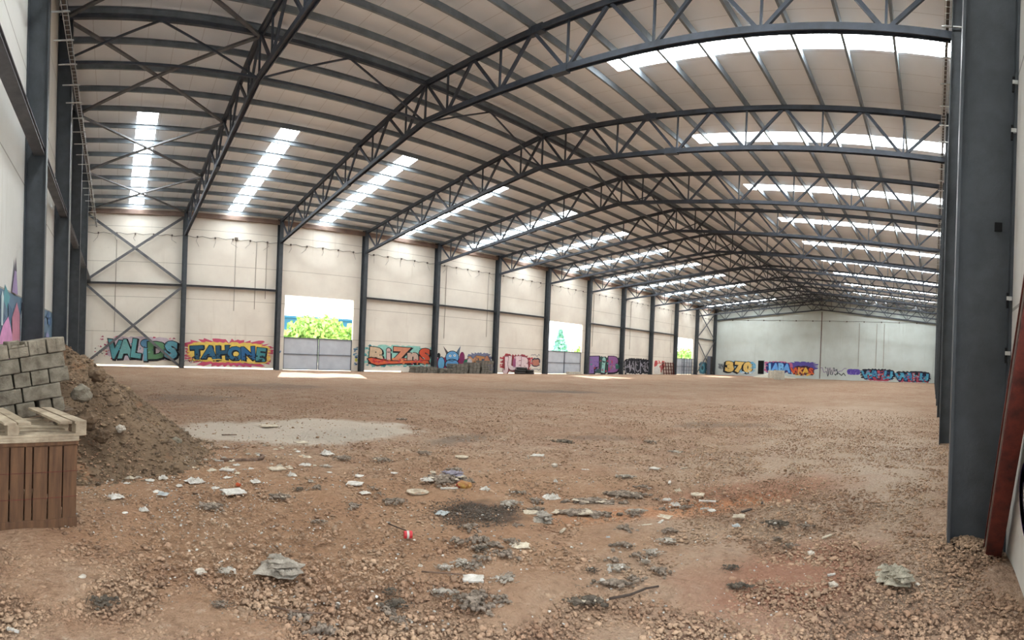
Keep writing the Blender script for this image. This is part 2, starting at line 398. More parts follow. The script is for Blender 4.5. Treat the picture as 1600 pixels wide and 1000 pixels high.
for k in range(1, 13):
    lab = ['', 'large dark steel column filling the right edge of the view', 'steel column right behind the large dark one'][k] if k < 3 else 'steel column on the right wall, %s behind the large dark one' % ORD[k - 1]
    if cr is None: cr = make_column(kx(k), YR, -PI / 2, HC, YR - WR, lab, 'columns of the right wall'); c_ = cr
    else: c_ = copy_tree(cr, lab)
    c_.location = (kx(k), YR, 0)
for i, yy in enumerate((6.1, 12.2, 18.25, 24.3, 30.4)):
    make_column(-1.65, yy, PI, top_z(yy) + .1, .5, ['grey steel column of the near end wall at the left frame edge', 'broad grey column of the near end wall beside the painted mural', 'grey column of the near end wall, next one behind the broad one',
                'narrow seen grey column of the near end wall, second behind the broad one', 'end wall column nearest the long left wall'][i], 'columns of the near end wall', .26)

# ---------------------------------------------------------------- roof trusses
def chord(fn, y0, y1, n=1):
    b_ = MB()
    for a, c_ in ((y0, YM), (YM, y1)): b_.ibeam((0, a, fn(a)), (0, c_, fn(c_)), .17, .19, .03, (1, 0, 0))
    return b_
def make_truss(label):
    t = thing('roof_truss', label, 'truss', (0, 0, 0), 0, 'roof trusses')
    chord(top_z, YR - .02, YL + .02).build('top_chord', 'truss_steel', t)
    chord(bot_z, YR, YL).build('bottom_chord', 'truss_steel', t)
    MB().bar((0, YM, bot_z(YM)), (0, YM, top_z(YM)), .07).build('vertical', 'truss_steel', t)
    for s in (-1, 1):
        for j in range(1, 12, 2):
            y = YM + s * j * PS; bz = bot_z(y) + .06
            MB().bar((0, y, bz), (0, y, top_z(y) - .06), .06, .07).build('vertical', 'truss_steel', t)
            for q in (-1, 1):
                yt = y + q * s * PS
                MB().bar((0, y + q * s * .1, bz), (0, yt - q * s * .08, top_z(yt) - .07), .1, .09, (1, 0, 0)).build('diagonal', 'truss_steel', t)
        for yq, fn in ((YM + s * 6.3, top_z), (YM + s * 7.4, bot_z), (YM + s * .01, top_z)):
            MB().bar((0, yq - .3, fn(yq - .3)), (0, yq + .3, fn(yq + .3)), .22, .24).build('splice_plate', 'truss_steel', t) if yq != YM + s * .01 else None
    return t
t0 = None
for k in range(1, 13):
    lab = 'steel lattice roof truss, %s' % ('nearest to the camera' if k == 1 else ('against the far end wall' if k == 12 else '%s from the near end' % ORD[k]))
    if t0 is None: t0 = make_truss(lab); t_ = t0
    else: t_ = copy_tree(t0, lab)
    t_.location = (kx(k), 0, 0)
ra = MB()
for a, c_ in ((WR, YM), (YM, WL)): ra.ibeam((-1.9, a, top_z(a)), (-1.9, c_, top_z(c_)), .2, .3, .03)
tag(ra.build('gable_rafter', 'truss_steel'), 'dark sloping steel rafter along the top of the near end wall', 'beam')

# purlins
PR = [(-.04, 0), (.04, 0), (.04, .02), (-.02, .02), (-.02, .21), (.04, .21), (.04, .23), (-.04, .23)]
for i in range(-12, 13):
    y = YM + i * PS * .995 + (0.0 if i else .0); z = top_z(y) + .095
    p = MB().prof((XG + .02, y, z), (XF - .02, y, z), [(q[0] * (1 if i >= 0 else -1), q[1]) for q in PR]).build('roof_purlin', 'purlin_steel')
    side = 'at the ridge' if i == 0 else '%s from the ridge on the %s roof slope' % (ORD[abs(i)], 'left' if i > 0 else 'right')
    tag(p, 'long grey roof purlin, ' + side, 'purlin', 'roof purlins')
# ridge struts and the inverted V braces between the trusses
tag(MB().bar((XG + .1, YM, top_z(YM) - .02), (kx(12), YM, top_z(YM) - .02), .13).build('ridge_strut', 'truss_steel'), 'dark square tube along the roof ridge joining all truss peaks', 'beam')
tag(MB().bar((XG + .1, YM, bot_z(YM)), (kx(12), YM, bot_z(YM)), .08).build('lower_ridge_strut', 'truss_steel'), 'thinner long tube joining the lower peaks of all trusses', 'beam')
for k in range(0, 12):
    t = thing('ridge_brace', 'inverted V of thin bars under the ridge in the %s bay from the near end' % ORD[k + 1], 'brace', (kx(k), YM, bot_z(YM)), 0, 'ridge braces')
    for a in (0.08, B - .08): MB().bar((a, 0, 0), (B / 2, 0, 1.5), .06).build('bar', 'truss_steel', t)
# crossed wind bracing in the roof plane of the two end bays
for k in (0, 11):
    for s in (-1, 1):
        for q in range(3):
            ya, yb = YM + s * q * 4 * PS, YM + s * (q + 1) * 4 * PS; b_ = .02
            t = thing('roof_cross_brace', 'crossed flat bars under the roof, %s slope of the %s bay, %s from the ridge' % ('left' if s > 0 else 'right', 'nearest' if k == 0 else 'farthest', ORD[q + 1]), 'brace', (kx(k), 0, 0), 0, 'roof cross braces')
            MB().bar((.2, ya, top_z(ya) - .06), (B, yb, top_z(yb) - .06), .13, .08).build('bar', 'brace_steel', t)
            MB().bar((.2, yb, top_z(yb) - .1), (B, ya, top_z(ya) - .1), .13, .08).build('bar', 'brace_steel', t)
# eaves beams
tag(MB().box(XG + .02, XF - .02, WL - .2, WL - .005, 10.72, 11.02).build('eaves_beam', 'eaves'), 'brownish eaves beam along the top of the long left wall', 'beam')
tag(MB().box(XG + .02, XF - .02, WR + .005, WR + .2, 10.72, 11.02).build('eaves_beam', 'eaves'), 'brownish eaves beam along the top of the right wall', 'beam')

# girts on the long left wall, the right wall and the near end wall
for k in range(12):
    if k in DOORB: continue
    tag(MB().prof((kx(k) + .14, WL - .14, 5.85), (kx(k + 1) - .14, WL - .14, 5.85), [(-.11, -.07), (.11, -.07), (.11, -.04), (-.08, -.04), (-.08, .04), (.11, .04), (.11, .07), (-.11, .07)]).build('wall_girt', 'brace_steel'),
        'horizontal steel rail halfway up the long left wall in the %s bay' % ORD[k + 1], 'rail', 'rails of the long left wall')
for k in range(1, 12):
    tag(MB().bar((kx(k) + .14, WR + .1, 5.85), (kx(k + 1) - .14, WR + .1, 5.85), .2, .14).build('wall_girt', 'brace_steel'),
        'horizontal steel rail on the right wall between column %s and the next' % ORD[k], 'rail', 'rails of the right wall')
yg = [WR + .05, 6.1, 12.2, 18.25, 24.3, 30.4, WL - .05]
for i in range(1, 6):
    tag(MB().prof((-1.83, yg[i] + .02, 6.0), (-1.83, yg[i + 1] - .02, 6.0), [(-.13, -.08), (.13, -.08), (.13, -.05), (-.1, -.05), (-.1, .05), (.13, .05), (.13, .08), (-.13, .08)]).build('wall_girt', 'brace_steel'),
        'horizontal steel rail on the near end wall, %s stretch from the camera' % ORD[i], 'rail', 'rails of the near end wall')
# crossed braces on the long wall in the end bays
for k in (0, 11):
    for nm, z0, z1 in (('lower', .1, 5.7), ('upper', 6.0, 10.6)):
        t = thing('wall_cross_brace', '%s crossed steel bars on the long left wall in the %s bay' % (nm, 'nearest' if k == 0 else 'farthest'), 'brace', (kx(k), WL - .3, 0), 0, 'wall cross braces')
        MB().bar((.14, -.04, z0), (B - .14, -.04, z1), .08, .17, (0, 0, 1)).build('bar', 'brace_steel', t)
        MB().bar((.14, .05, z1), (B - .14, .05, z0), .08, .17, (0, 0, 1)).build('bar', 'brace_steel', t)

# ---------------------------------------------------------------- cable trays, cables and pipes
def tray(name, a, b_, ax, out, label):
    """wire tray: two rails with rungs, carried on pale brackets every 1.2 m"""
    a = Vector(a); b_ = Vector(b_); d = (b_ - a); n_ = int(d.length / 1.2); d.normalize(); ow = Vector(out)
    t = thing(name, label, 'cable tray', a)
    r_ = MB()
    for q in (0, .14): r_.bar(ow * q, ow * q + d * (b_ - a).length, .012, .03)
    for q in (0, .14): r_.bar(ow * q + Vector((0, 0, .05)), ow * q + Vector((0, 0, .05)) + d * (b_ - a).length, .01, .01)
    r_.build('rail', 'galvanised', t)
    g_ = MB()
    for i in range(int((b_ - a).length / .2)): g_.bar(d * (i * .2), d * (i * .2) + ow * .14, .01)
    g_.build('rung_grid', 'galvanised', t)['kind'] = 'stuff'
    for i in range(n_):
        MB().bar(d * (.6 + i * 1.2) - ow * .34 + Vector((0, 0, -.03)), d * (.6 + i * 1.2) + ow * .2 + Vector((0, 0, -.03)), .04, .025).build('bracket', 'galvanised', t)
    MB().bar(Vector((0, 0, .03)) + ow * .07, Vector((0, 0, .03)) + ow * .07 + d * (b_ - a).length, .07, .03).build('cable_bundle', 'cable', t)
tray('cable_tray', (5.2, YR + .03, 9.6), (82, YR + .03, 9.6), 0, (0, 1, 0), 'pale wire cable tray running high along the right wall columns')
tray('cable_tray', (-1.45, 5, 9.6), (-1.45, 36.4, 9.6), 1, (1, 0, 0), 'pale wire cable tray running high along the near end wall columns')
def wire(pts, r, name, mt, parent=None, n=5):
    b_ = MB()
    for p, q in zip(pts, pts[1:]): b_.tube(p, q, r, n)
    return b_.build(name, mt, parent)
for k in range(12):
    t = thing('wall_cable', 'thin cable on clips high on the long left wall in the %s bay' % ORD[k + 1], 'cable', (kx(k), WL - .05, 9.35), 0, 'wall cables')
    wire([(.15 + i * (B - .3) / 12, 0, .05 * math.cos(i * PI)) for i in range(13)], .014, 'wire', 'cable', t, 4)
    for i in range(5):
        xx = .9 + i * 1.3
        MB().box(xx - .05, xx + .05, -.05, .03, -.06, .06).build('clip', 'cable', t)
        wire([(xx, -.02, -.05), (xx + random.uniform(-.15, .15), -.02, -.3), (xx + random.uniform(-.5, .5), -.02, random.uniform(-.5, -.7))], .008, 'loose_end', 'cable', t, 4)
for (xx, z0, z1, lab) in [(.05, 2.4, 8.9, 'thin dark pipe behind the crossed bars in the nearest bay'), (8.6, 4.2, 9.4, 'longest thin pipe on the second bay wall'), (10.15, 4.4, 9.3, 'middle thin pipe on the second bay wall'),
                          (10.95, 5.2, 9.3, 'shortest thin pipe on the second bay wall'), (27.1, 3.0, 9.4, 'thin pipe beside the fourth column'), (32.0, 3.4, 9.3, 'thin reddish pipe above the grey stacks'),
                          (48.2, 3.2, 9.3, 'thin pipe above the purple and green graffiti'), (56.1, 3.2, 9.3, 'thin pipe above the black and white graffiti'), (67.0, 3.2, 9.3, 'thin pipe left of the farthest gate')]:
    tag(wire([(xx, WL - .03, z1), (xx - .02, WL - .03, z0)], .022, 'wall_pipe', 'conduit', None, 6), lab, 'pipe')
MB_ = MB(); MB_.box(8.5, 8.72, WL - .1, WL - .005, 9.3, 9.5)
tag(MB_.build('junction_box', 'cable'), 'small junction box at the top of the longest thin pipe', 'box')
tag(wire([(-1.64, 18.45, .3), (-1.64, 18.45, 9.4)], .02, 'conduit_pipe', 'galvanised', None, 6), 'pale vertical conduit on the near end wall columns', 'pipe')
tag(wire([(XF - .04, 18.2, .1), (XF - .04, 18.2, 10.9)], .05, 'wall_pipe', 'rust', None, 6), 'rusty vertical strip up the middle of the far end wall', 'pipe')
for yy, lab in ((12.0, 'leftmost'), (9.2, 'middle'), (8.0, 'rightmost')):
    tag(wire([(XF - .04, yy, 2.2), (XF - .04, yy, 9.2)], .04, 'wall_pipe', 'conduit', None, 6), 'faint vertical pipe on the right half of the far end wall, %s of three' % lab, 'pipe')
t = thing('wall_cable', 'long thin cable with clips high across the far end wall', 'cable', (XF - .05, 1, 9.4))
wire([(0, i * 2.2, .05 * (i % 2)) for i in range(17)], .02, 'wire', 'cable', t, 4)
for i in range(12): MB().box(-.04, .04, 1.8 + i * 2.8, 1.95 + i * 2.8, -.1, .1).build('clip', 'cable', t)
# clamps on the big column and a short conduit behind it
for z_, lab in ((2.95, 'small socket on the web of the large dark column'),):
    tag(MB().box(kx(1) - .04, kx(1) - .0125, -.6, -.53, z_, z_ + .08).build('socket', 'black'), lab, 'socket')
for z_, lab in ((4.3, 'topmost'), (3.85, 'second'), (2.3, 'third'), (1.8, 'lowest')):
    t = thing('wall_clamp', '%s metal clamp between the large dark column and the wall' % lab, 'clamp', (kx(1) - .17, -.69, z_), 0, 'wall clamps')
    MB().box(-.012, .012, 0, .05, -.018, .018).build('plate', 'galvanised', t); MB().tube((0, .04, -.09), (0, .04, .05), .012).build('bolt', 'black', t)
t = thing('steel_beam', 'rust red steel channel leaning behind the large dark column', 'beam', (4.62, -.56, 0))
MB().prof((0, 0, 0), (-1.75, -.07, 2.65), [(-.07, -.08), (.07, -.08), (.07, -.06), (-.05, -.06), (-.05, .06), (.07, .06), (.07, .08), (-.07, .08)], (1, 0, 1)).build('channel', 'rust', t)
MB().bar((.05, .055, .05), (-1.7, -.015, 2.7), .012, .03, (1, 0, 1)).build('lit_edge', 'galvanised', t)['label'] = 'pale strip imitating the lit flange edge'  # light catching the flange edge, put in as a pale bar

# ---------------------------------------------------------------- gates
for i, k in enumerate(DOORB):
    x0 = kx(k) + DX0; W_ = (DX1 - DX0) / 2; H_ = 2.43
    t = thing('metal_gate', 'grey two-leaf sheet metal gate under the bright opening, %s' % ['nearest', 'middle one', 'farthest'][i], 'gate', (x0, WL + .12, .04), 0, 'sheet metal gates')
    for q in range(2):
        a = q * W_ + .02; c_ = a + W_ - .04
        lf = MB().box(a, c_, 0, .015, .02, H_ - .02).build('leaf', 'gate_sheet', t)
        f_ = MB()
        for (xa, xb, za, zb) in ((a, c_, 0, .06), (a, c_, H_ - .07, H_), (a, a + .06, 0, H_), (c_ - .06, c_, 0, H_), (a, c_, 1.15, 1.2)): f_.box(xa, xb, -.05, 0, za, zb)
        f_.build('frame', 'gate_frame', lf)
    MB().box(W_ - .15, W_ + .15, -.08, -.05, 1.12, 1.17).build('bolt', 'gate_frame', t)
# mesh grille standing before the farthest gate
t = thing('mesh_grille', 'dark wire grille standing before the farthest gate', 'grille', (70.3, WL - .3, 0))
g_ = MB()
for i in range(6): g_.bar((i * .8, 0, 0), (i * .8, 0, 2.5), .07)
for i in range(5): g_.bar((0, .03, .1 + i * .58), (4.0, .03, .1 + i * .58), .05)
g_.build('bars', 'gate_frame', t)

# ---------------------------------------------------------------- graffiti: flat paint on the walls
PAINT = {}
def paint(*c, name=None):
    key = tuple(c)
    if key not in PAINT:
        a = srgb(*c); m = bpy.data.materials.new('paint'); m.use_nodes = True; nt = m.node_tree; b = nt.nodes['Principled BSDF']
        b.inputs['Roughness'].default_value = .8; b.inputs['Specular IOR Level'].default_value = .2
        g = N(nt, 'ShaderNodeNewGeometry')
        L(nt, mixc(nt, ramp(nt, noise(nt, g.outputs['Position'], 4, 4), .35, .7), a, tuple(v * .72 + .04 for v in a)), b.inputs['Base Color'])
        PAINT[key] = m
    return PAINT[key]
class Graf:
    """paint layers in wall coordinates (u right, v up), each a few millimetres proud of the one below"""
    def __init__(s): s.v = []; s.f = []; s.m = []; s.mats = []; s.layer = 1
    def mi(s, col):
        m = paint(*col)
        if m not in s.mats: s.mats.append(m)
        return s.mats.index(m)
    def poly(s, pts, col, dl=1):
        s.layer += dl * .2; o = len(s.v); cx = sum(p[0] for p in pts) / len(pts); cv = sum(p[1] for p in pts) / len(pts)
        s.v += [(p[0], p[1], s.layer) for p in pts] + [(cx, cv, s.layer)]; n = len(pts); m = s.mi(col)
        for i in range(n): s.f.append((o + i, o + (i + 1) % n, o + n)); s.m.append(m)
    def cloud(s, u0, u1, v0, v1, col, spikes=.35, n=44, rnd=None):
        if u1 - u0 > 2.4: u0 -= .15; u1 += .15; v0 = max(.04, v0 - .14); v1 += .2; n = int(n * 1.5); spikes *= .75
        r_ = rnd or random.Random(int(u0 * 100) + len(s.v)); cx, cv = (u0 + u1) / 2, (v0 + v1) / 2; pts = []
        for i in range(n):
            a = 2 * PI * i / n; k = 1 - spikes * r_.random() * (1 if i % 2 else .2)
            ca, sa = math.cos(a), math.sin(a); q = (abs(ca) ** 4 + abs(sa) ** 4) ** -.25
            pts.append((cx + (u1 - u0) / 2 * ca * q * k, cv + (v1 - v0) / 2 * sa * q * k))
        s.poly(pts, col)
    def ell(s, cx, cv, ru, rv, col, n=20): s.poly([(cx + ru * math.cos(2 * PI * i / n), cv + rv * math.sin(2 * PI * i / n)) for i in range(n)], col)
    def stroke(s, pts, wd, col):
        s.layer += .2; m = s.mi(col)
        for (a, b_), (c_, d) in zip(pts, pts[1:]):
            l_ = math.hypot(c_ - a, d - b_) or 1; nx, nz = -(d - b_) / l_ * wd / 2, (c_ - a) / l_ * wd / 2; ex, ez = (c_ - a) / l_ * wd * .3, (d - b_) / l_ * wd * .3
            o = len(s.v); s.v += [(a - ex + nx, b_ - ez + nz, s.layer), (a - ex - nx, b_ - ez - nz, s.layer), (c_ + ex - nx, d + ez - nz, s.layer), (c_ + ex + nx, d + ez + nz, s.layer)]
            s.f.append((o, o + 1, o + 2, o + 3)); s.m.append(m)
    def letter(s, ch, u, v, h, wd, rot, layers, squash=1.0):
        """one bubble letter; layers = [(colour, boldness, du, dv), ...] from the bottom up"""
        for col, off, du, dv in layers:
            cu = bpy.data.curves.new('t', 'FONT'); cu.body = ch; cu.size = 1.0; cu.offset = off; cu.resolution_u = 3; cu.align_x = 'CENTER'
            ob = bpy.data.objects.new('t', cu); COL.objects.link(ob); bpy.context.view_layer.update()
            me = bpy.data.meshes.new_from_object(ob.evaluated_get(bpy.context.evaluated_depsgraph_get()))
            s.layer += .2; o = len(s.v); m = s.mi(col); ca, sa = math.cos(rot), math.sin(rot)
            for q in me.vertices:
                x_ = q.co.x * wd / .62; y_ = (q.co.y - .35) * h / .72; s.v.append((u + x_ * ca - y_ * sa + du, v + x_ * sa + y_ * ca + dv, s.layer))
            for p in me.polygons: s.f.append(tuple(i + o for i in p.vertices)); s.m.append(m)
            bpy.data.objects.remove(ob); bpy.data.curves.remove(cu); bpy.data.meshes.remove(me)
        s.layer += .2
    def word(s, txt, u0, u1, v0, v1, fills, outline=(16, 18, 26), glow=None, bold=.055, rots=None, drop=.06, hl=None, over=1.12):
        n = len(txt); w_ = (u1 - u0) / n; h = v1 - v0
        for pas in range(2):
            for i, ch in enumerate(txt):
                r_ = (rots[i % len(rots)] if rots else ((-1) ** i) * .08); u = u0 + (i + .5) * w_; v = (v0 + v1) / 2 + ((i * 37) % 5 - 2) * .02 * h
                ww = w_ * over * (.75 if ch in 'iIl' else 1)
                if pas == 0:
                    ly = ([(glow, bold + .1, 0, 0)] if glow else []) + [(outline, bold + .055, drop, -drop)]
                else:
                    ly = [(outline, bold + .035, 0, 0), (fills[i % len(fills)], bold, 0, 0)]
                    if hl: ly.append((hl, -.018, -.04 * h, .05 * h))
                s.letter(ch, u, v, h, ww, r_, ly)
            s.layer += 1
    def scatter(s, u0, u1, v0, v1, cols, n, size, seed=1):
        r_ = random.Random(seed)
        for i in range(n):
            u, v = r_.uniform(u0, u1), r_.uniform(v0, v1); k = r_.randint(3, 5); a0 = r_.random() * 6
            s.poly([(u + size * r_.uniform(.4, 1.3) * math.cos(a0 + 6.28 * j / k) * 1.4, v + size * r_.uniform(.3, 1) * math.sin(a0 + 6.28 * j / k)) for j in range(k)], r_.choice(cols), .3)
    def squig(s, u0, u1, v0, v1, col, wd, n=9, seed=1):
        r_ = random.Random(seed); s.stroke([(u0 + (u1 - u0) * i / n, r_.uniform(v0, v1)) for i in range(n + 1)], wd, col)
    def build(s, wall, label, name='graffiti', group=None):
        mx = max(q[2] for q in s.v); dk = min(.006, .045 / mx)
        def tr(q):
            d = .003 + q[2] * dk
            return {'L': (q[0], WL - d, q[1]), 'F': (XF - d * 1.6, -q[0], q[1]), 'G': (XG + d, q[0], q[1]), 'R': (-q[0], WR + d, q[1])}[wall]
        me = bpy.data.meshes.new(name); me.from_pydata([tr(q) for q in s.v], [], s.f)
        for m_ in s.mats: me.materials.append(m_)
        me.polygons.foreach_set('material_index', s.m); me.update()
        o = bpy.data.objects.new(name, me); COL.objects.link(o)
        return tag(o, label, 'graffiti', group)
MAG = (196, 62, 96); TEAL = (92, 160, 170); BLK = (20, 22, 30); YEL = (236, 204, 96)
# 1 teal letters between the crossed bars
g = Graf()
g.scatter(-.9, 4.6, .5, 2.1, [MAG, (170, 70, 100), (226, 160, 170)], 90, .11, 3)
g.scatter(-1.3, -.1, .7, 1.4, [BLK, MAG], 22, .06, 5)
g.cloud(-.35, 4.5, .55, 1.95, (206, 190, 200), .2)
g.word('VAL', -.3, 2.0, .65, 1.85, [(96, 164, 172), (120, 178, 178), (104, 172, 176)], BLK, None, .06, [-.1, .06, -.12])
g.letter('i', 2.3, 1.15, 1.25, .75, .02, [(BLK, .11, .03, -.04), ((110, 174, 196), .075, 0, 0)])
g.ell(2.3, 1.66, .42, .33, BLK); g.ell(2.3, 1.66, .37, .28, (100, 152, 190))
g.word('DS', 2.6, 4.6, .7, 1.8, [(104, 150, 110), (104, 168, 186)], BLK, None, .065, [.05, -.04])
g.scatter(-.2, 4.4, .75, 1.7, [(140, 190, 190), (80, 140, 160), (60, 90, 120)], 40, .06, 8)
g.build('L', 'teal and black bubble letter graffiti behind the crossed wall bars')
# 2 TAHONE
g = Graf()
g.scatter(5.1, 11.6, .35, 1.85, [MAG, (180, 50, 84), (222, 110, 140)], 130, .13, 4)
g.cloud(5.1, 11.7, .25, 2.0, (206, 84, 116), .45, 60); g.cloud(5.35, 11.45, .55, 1.75, (238, 206, 104), .22, 60)
g.word('TAHONE', 5.5, 11.2, .7, 1.6, [(34, 92, 122), (44, 104, 140), (36, 84, 112), (48, 110, 150), (40, 100, 150), (70, 140, 150)], (16, 30, 44), YEL, .05, None, .05, None, .93)
g.scatter(5.5, 11.2, .6, 1.05, [(14, 24, 36), (30, 44, 60)], 46, .09, 6)
g.stroke([(5.4, .58), (6.6, .55), (7.6, .66), (8.6, .5), (9.4, .56), (10.0, .42), (11.1, .5), (11.5, .75)], .08, YEL)
g.squig(5.1, 6.4, .35, .7, (40, 40, 70), .025, 16, 3); g.squig(8.9, 10.3, .3, .42, (90, 110, 190), .02, 20, 4)
g.build('L', 'blue TAHONE graffiti outlined in yellow with magenta splashes')
# 3 red and orange
g = Graf()
g.scatter(19.3, 25.9, .45, 2.15, [(120, 196, 190), (150, 214, 206), (70, 150, 160)], 110, .16, 5)
g.cloud(19.6, 25.8, .6, 2.05, (150, 208, 196), .3, 50)
g.word('BiZnS', 19.75, 25.7, .85, 1.95, [(216, 190, 160), (214, 180, 176), (214, 140, 110), (206, 176, 160), (214, 90, 62)], BLK, None, .07, [-.06, .05, -.02, .03, .04], .06, None, 1.1)
g.poly([(19.5, 1.05), (19.9, 1.2), (21, .98), (22.4, .95), (24, 1.02), (25.6, 1.05), (25.75, .72), (24.4, .74), (23, .66), (21.4, .58), (20.5, .44), (19.9, .62)], BLK)
g.poly([(19.6, 1.03), (19.95, 1.12), (21, .94), (22.4, .9), (24, .98), (25.5, 1.0), (25.6, .78), (24.4, .82), (23, .74), (21.4, .66), (20.5, .54), (19.95, .7)], (222, 104, 66))
g.scatter(20, 25.5, .7, 1.1, [(206, 60, 54), (230, 140, 90), (196, 70, 90)], 40, .12, 9)
g.build('L', 'red and orange bubble graffiti on a mint green cloud')
g = Graf(); g.scatter(18.35, 18.85, .5, 1.9, [(90, 130, 170), (150, 190, 200), (60, 90, 130)], 26, .1, 4)
g.ell(18.6, .9, .12, .14, (220, 220, 90)); g.build('L', 'narrow blue tag beside the right jamb of the nearest gate')
g = Graf(); g.scatter(11.75, 12.35, 1.25, 1.5, [(70, 110, 170), (90, 140, 190)], 14, .07, 4); g.build('L', 'tiny blue tag left of the nearest gate')
# 4 horned blue figure and orange tag
g = Graf()
g.cloud(26.3, 30.2, .1, 1.2, (150, 40, 84), .3, 30)
g.poly([(27.5, 1.5), (27.05, 2.35), (27.7, 1.75)], (90, 80, 80)); g.poly([(28.4, 1.7), (29.0, 2.45), (28.85, 1.6)], (90, 110, 130))
g.ell(28.1, 1.35, .78, .62, BLK); g.ell(28.1, 1.36, .7, .55, (108, 168, 216)); g.ell(28.1, .75, .8, .5, BLK); g.ell(28.1, .75, .72, .43, (96, 156, 206))
g.ell(26.9, .8, .42, .62, BLK); g.ell(26.9, .8, .35, .55, (110, 176, 218)); g.ell(26.6, 1.5, .18, .22, BLK)
g.ell(27.85, 1.5, .14, .1, (236, 240, 240)); g.ell(28.35, 1.55, .14, .1, (236, 240, 240)); g.ell(27.85, 1.5, .05, .05, BLK); g.ell(28.35, 1.55, .05, .05, BLK)
g.stroke([(27.7, 1.12), (28.1, 1.05), (28.5, 1.18)], .06, BLK)
g.ell(29.2, 1.4, .3, .5, (130, 40, 90)); g.ell(29.7, .75, .36, .5, (50, 120, 90)); g.ell(30.1, .95, .3, .4, (200, 190, 190))
g.build('L', 'blue horned creature painted behind the grey stacks')
g = Graf()
g.cloud(29.9, 32.7, .6, 1.75, (120, 124, 150), .35, 34); g.word('MTA', 30.1, 32.6, .75, 1.55, [(206, 150, 110), (200, 140, 90), (190, 130, 100)], (70, 76, 100), None, .06)
g.cloud(31.9, 33.0, .2, .95, (92, 104, 190), .35, 16); g.build('L', 'orange and violet tag above the tallest grey stack')
# 5 pink letters
g = Graf()
g.scatter(33.9, 38.3, .3, 1.9, [(214, 60, 80), (206, 80, 100), (190, 60, 70)], 60, .15, 7)
g.cloud(34.2, 38.0, .3, 1.75, (160, 60, 70), .35, 40)
g.word('JUEB', 34.3, 37.6, .45, 1.6, [(240, 214, 216), (244, 222, 222), (238, 210, 214)], (120, 50, 60), None, .085, [.05, -.05, .04, -.02], .05, None, 1.2)
g.ell(35.75, 1.05, .2, .45, (170, 90, 130))
g.build('L', 'pale pink bubble graffiti with red edges on the bay before the middle gate')
g = Graf(); g.cloud(38.2, 39.5, .7, 1.65, (60, 60, 76), .25, 20); g.cloud(38.3, 39.4, .8, 1.5, (196, 130, 110), .25, 20); g.squig(38.1, 39.4, 1.8, 2.05, (90, 90, 110), .05, 8, 3); g.squig(38.3, 39.6, .35, .5, (90, 90, 110), .05, 8, 5)
g.build('L', 'small salmon square tag left of the middle gate')
# 6 purple and green
g = Graf()
g.cloud(47.4, 54.9, .2, 2.0, (56, 88, 84), .35, 46)
g.word('FiB', 47.6, 53.6, .35, 2.0, [(140, 110, 170), (150, 196, 190), (146, 96, 150)], BLK, None, .09, [.04, -.1, .03], .08, None, 1.1)
g.poly([(53, 1.3), (54.9, .95), (53.2, .6)], (50, 110, 96)); g.scatter(47.6, 53.5, .3, 1.7, [(190, 60, 90), (110, 80, 150), (90, 150, 140), (170, 120, 170)], 40, .16, 4)
g.build('L', 'purple and green graffiti on the bay right of the middle gate')
g = Graf(); g.cloud(55.0, 61.6, .1, 1.95, (24, 24, 34), .18, 50); g.word('HAUNS', 55.2, 61.4, .25, 1.8, [(150, 146, 156)], (16, 16, 24), None, .0, [.1, -.1, .06], .06, None, 1.1)
g.scatter(55.2, 61.4, .2, 1.8, [(20, 20, 30), (170, 166, 176)], 90, .12, 4); g.build('L', 'dense black and grey graffiti on the long left wall')
g = Graf(); g.ell(63.0, 1.55, .45, .42, (190, 90, 90)); g.scatter(62.5, 65.5, .9, 2.0, [(214, 60, 70), (190, 60, 60)], 36, .15, 6); g.squig(63.9, 65.2, .3, 1.9, (200, 50, 60), .12, 12, 3); g.cloud(62.4, 64.2, .1, 1.2, (226, 222, 216), .2, 20)
g.build('L', 'red scribble graffiti left of the farthest gate')
g = Graf(); g.cloud(76.9, 79.9, .2, 2.0, (70, 120, 140), .3, 30); g.ell(78.2, 1.1, .8, .7, (96, 160, 176)); g.ell(78.2, 1.1, .45, .35, (50, 80, 90)); g.build('L', 'round teal tag in the last bay of the long left wall')
# far end wall (u = -y)
g = Graf(); g.cloud(-36.1, -34.9, .9, 2.0, (150, 156, 156), .35, 20); g.squig(-36, -35, 1.1, 1.9, (70, 80, 90), .1, 9, 2); g.build('F', 'small grey tag left of the big yellow number')
g = Graf(); g.cloud(-35, -29.2, .55, 2.4, (160, 200, 216), .35, 40)
for ch, u, w_ in (('3', -33.9, 1.9), ('7', -32.2, 1.7), ('0', -30.6, 1.7)):
    g.letter(ch, u, 1.5, 1.5, w_, -.05, [((18, 18, 22), .13, -.22, -.16), ((18, 18, 22), .13, 0, 0), ((236, 200, 116), .085, 0, 0)])
g.scatter(-32, -29.4, .5, .9, [(220, 236, 244), (120, 180, 214)], 20, .18, 4); g.scatter(-30, -29.3, 1.4, 2.4, [(110, 180, 214)], 12, .2, 5)
g.build('F', 'yellow number 370 with black shadow on the far end wall')
g = Graf(); g.cloud(-27.9, -22.9, .8, 2.5, (190, 100, 140), .4, 40); g.cloud(-27.3, -23.3, .9, 2.4, (30, 50, 110), .3, 36)
g.word('JABA', -27.2, -23.3, 1.0, 2.3, [(130, 190, 240), (110, 170, 236)], (24, 50, 120), None, .06, None, .08); g.build('F', 'light blue graffiti right of the black doorway')
g = Graf(); g.cloud(-23.3, -18.6, 1.5, 2.6, (92, 80, 160), .5, 34); g.cloud(-22.6, -19.2, .6, 1.9, (60, 30, 50), .5, 34); g.word('WKAS', -22.7, -19.3, .85, 1.75, [(224, 96, 60), (236, 160, 80), (240, 190, 80)], (120, 30, 50), None, .05, None, .06)
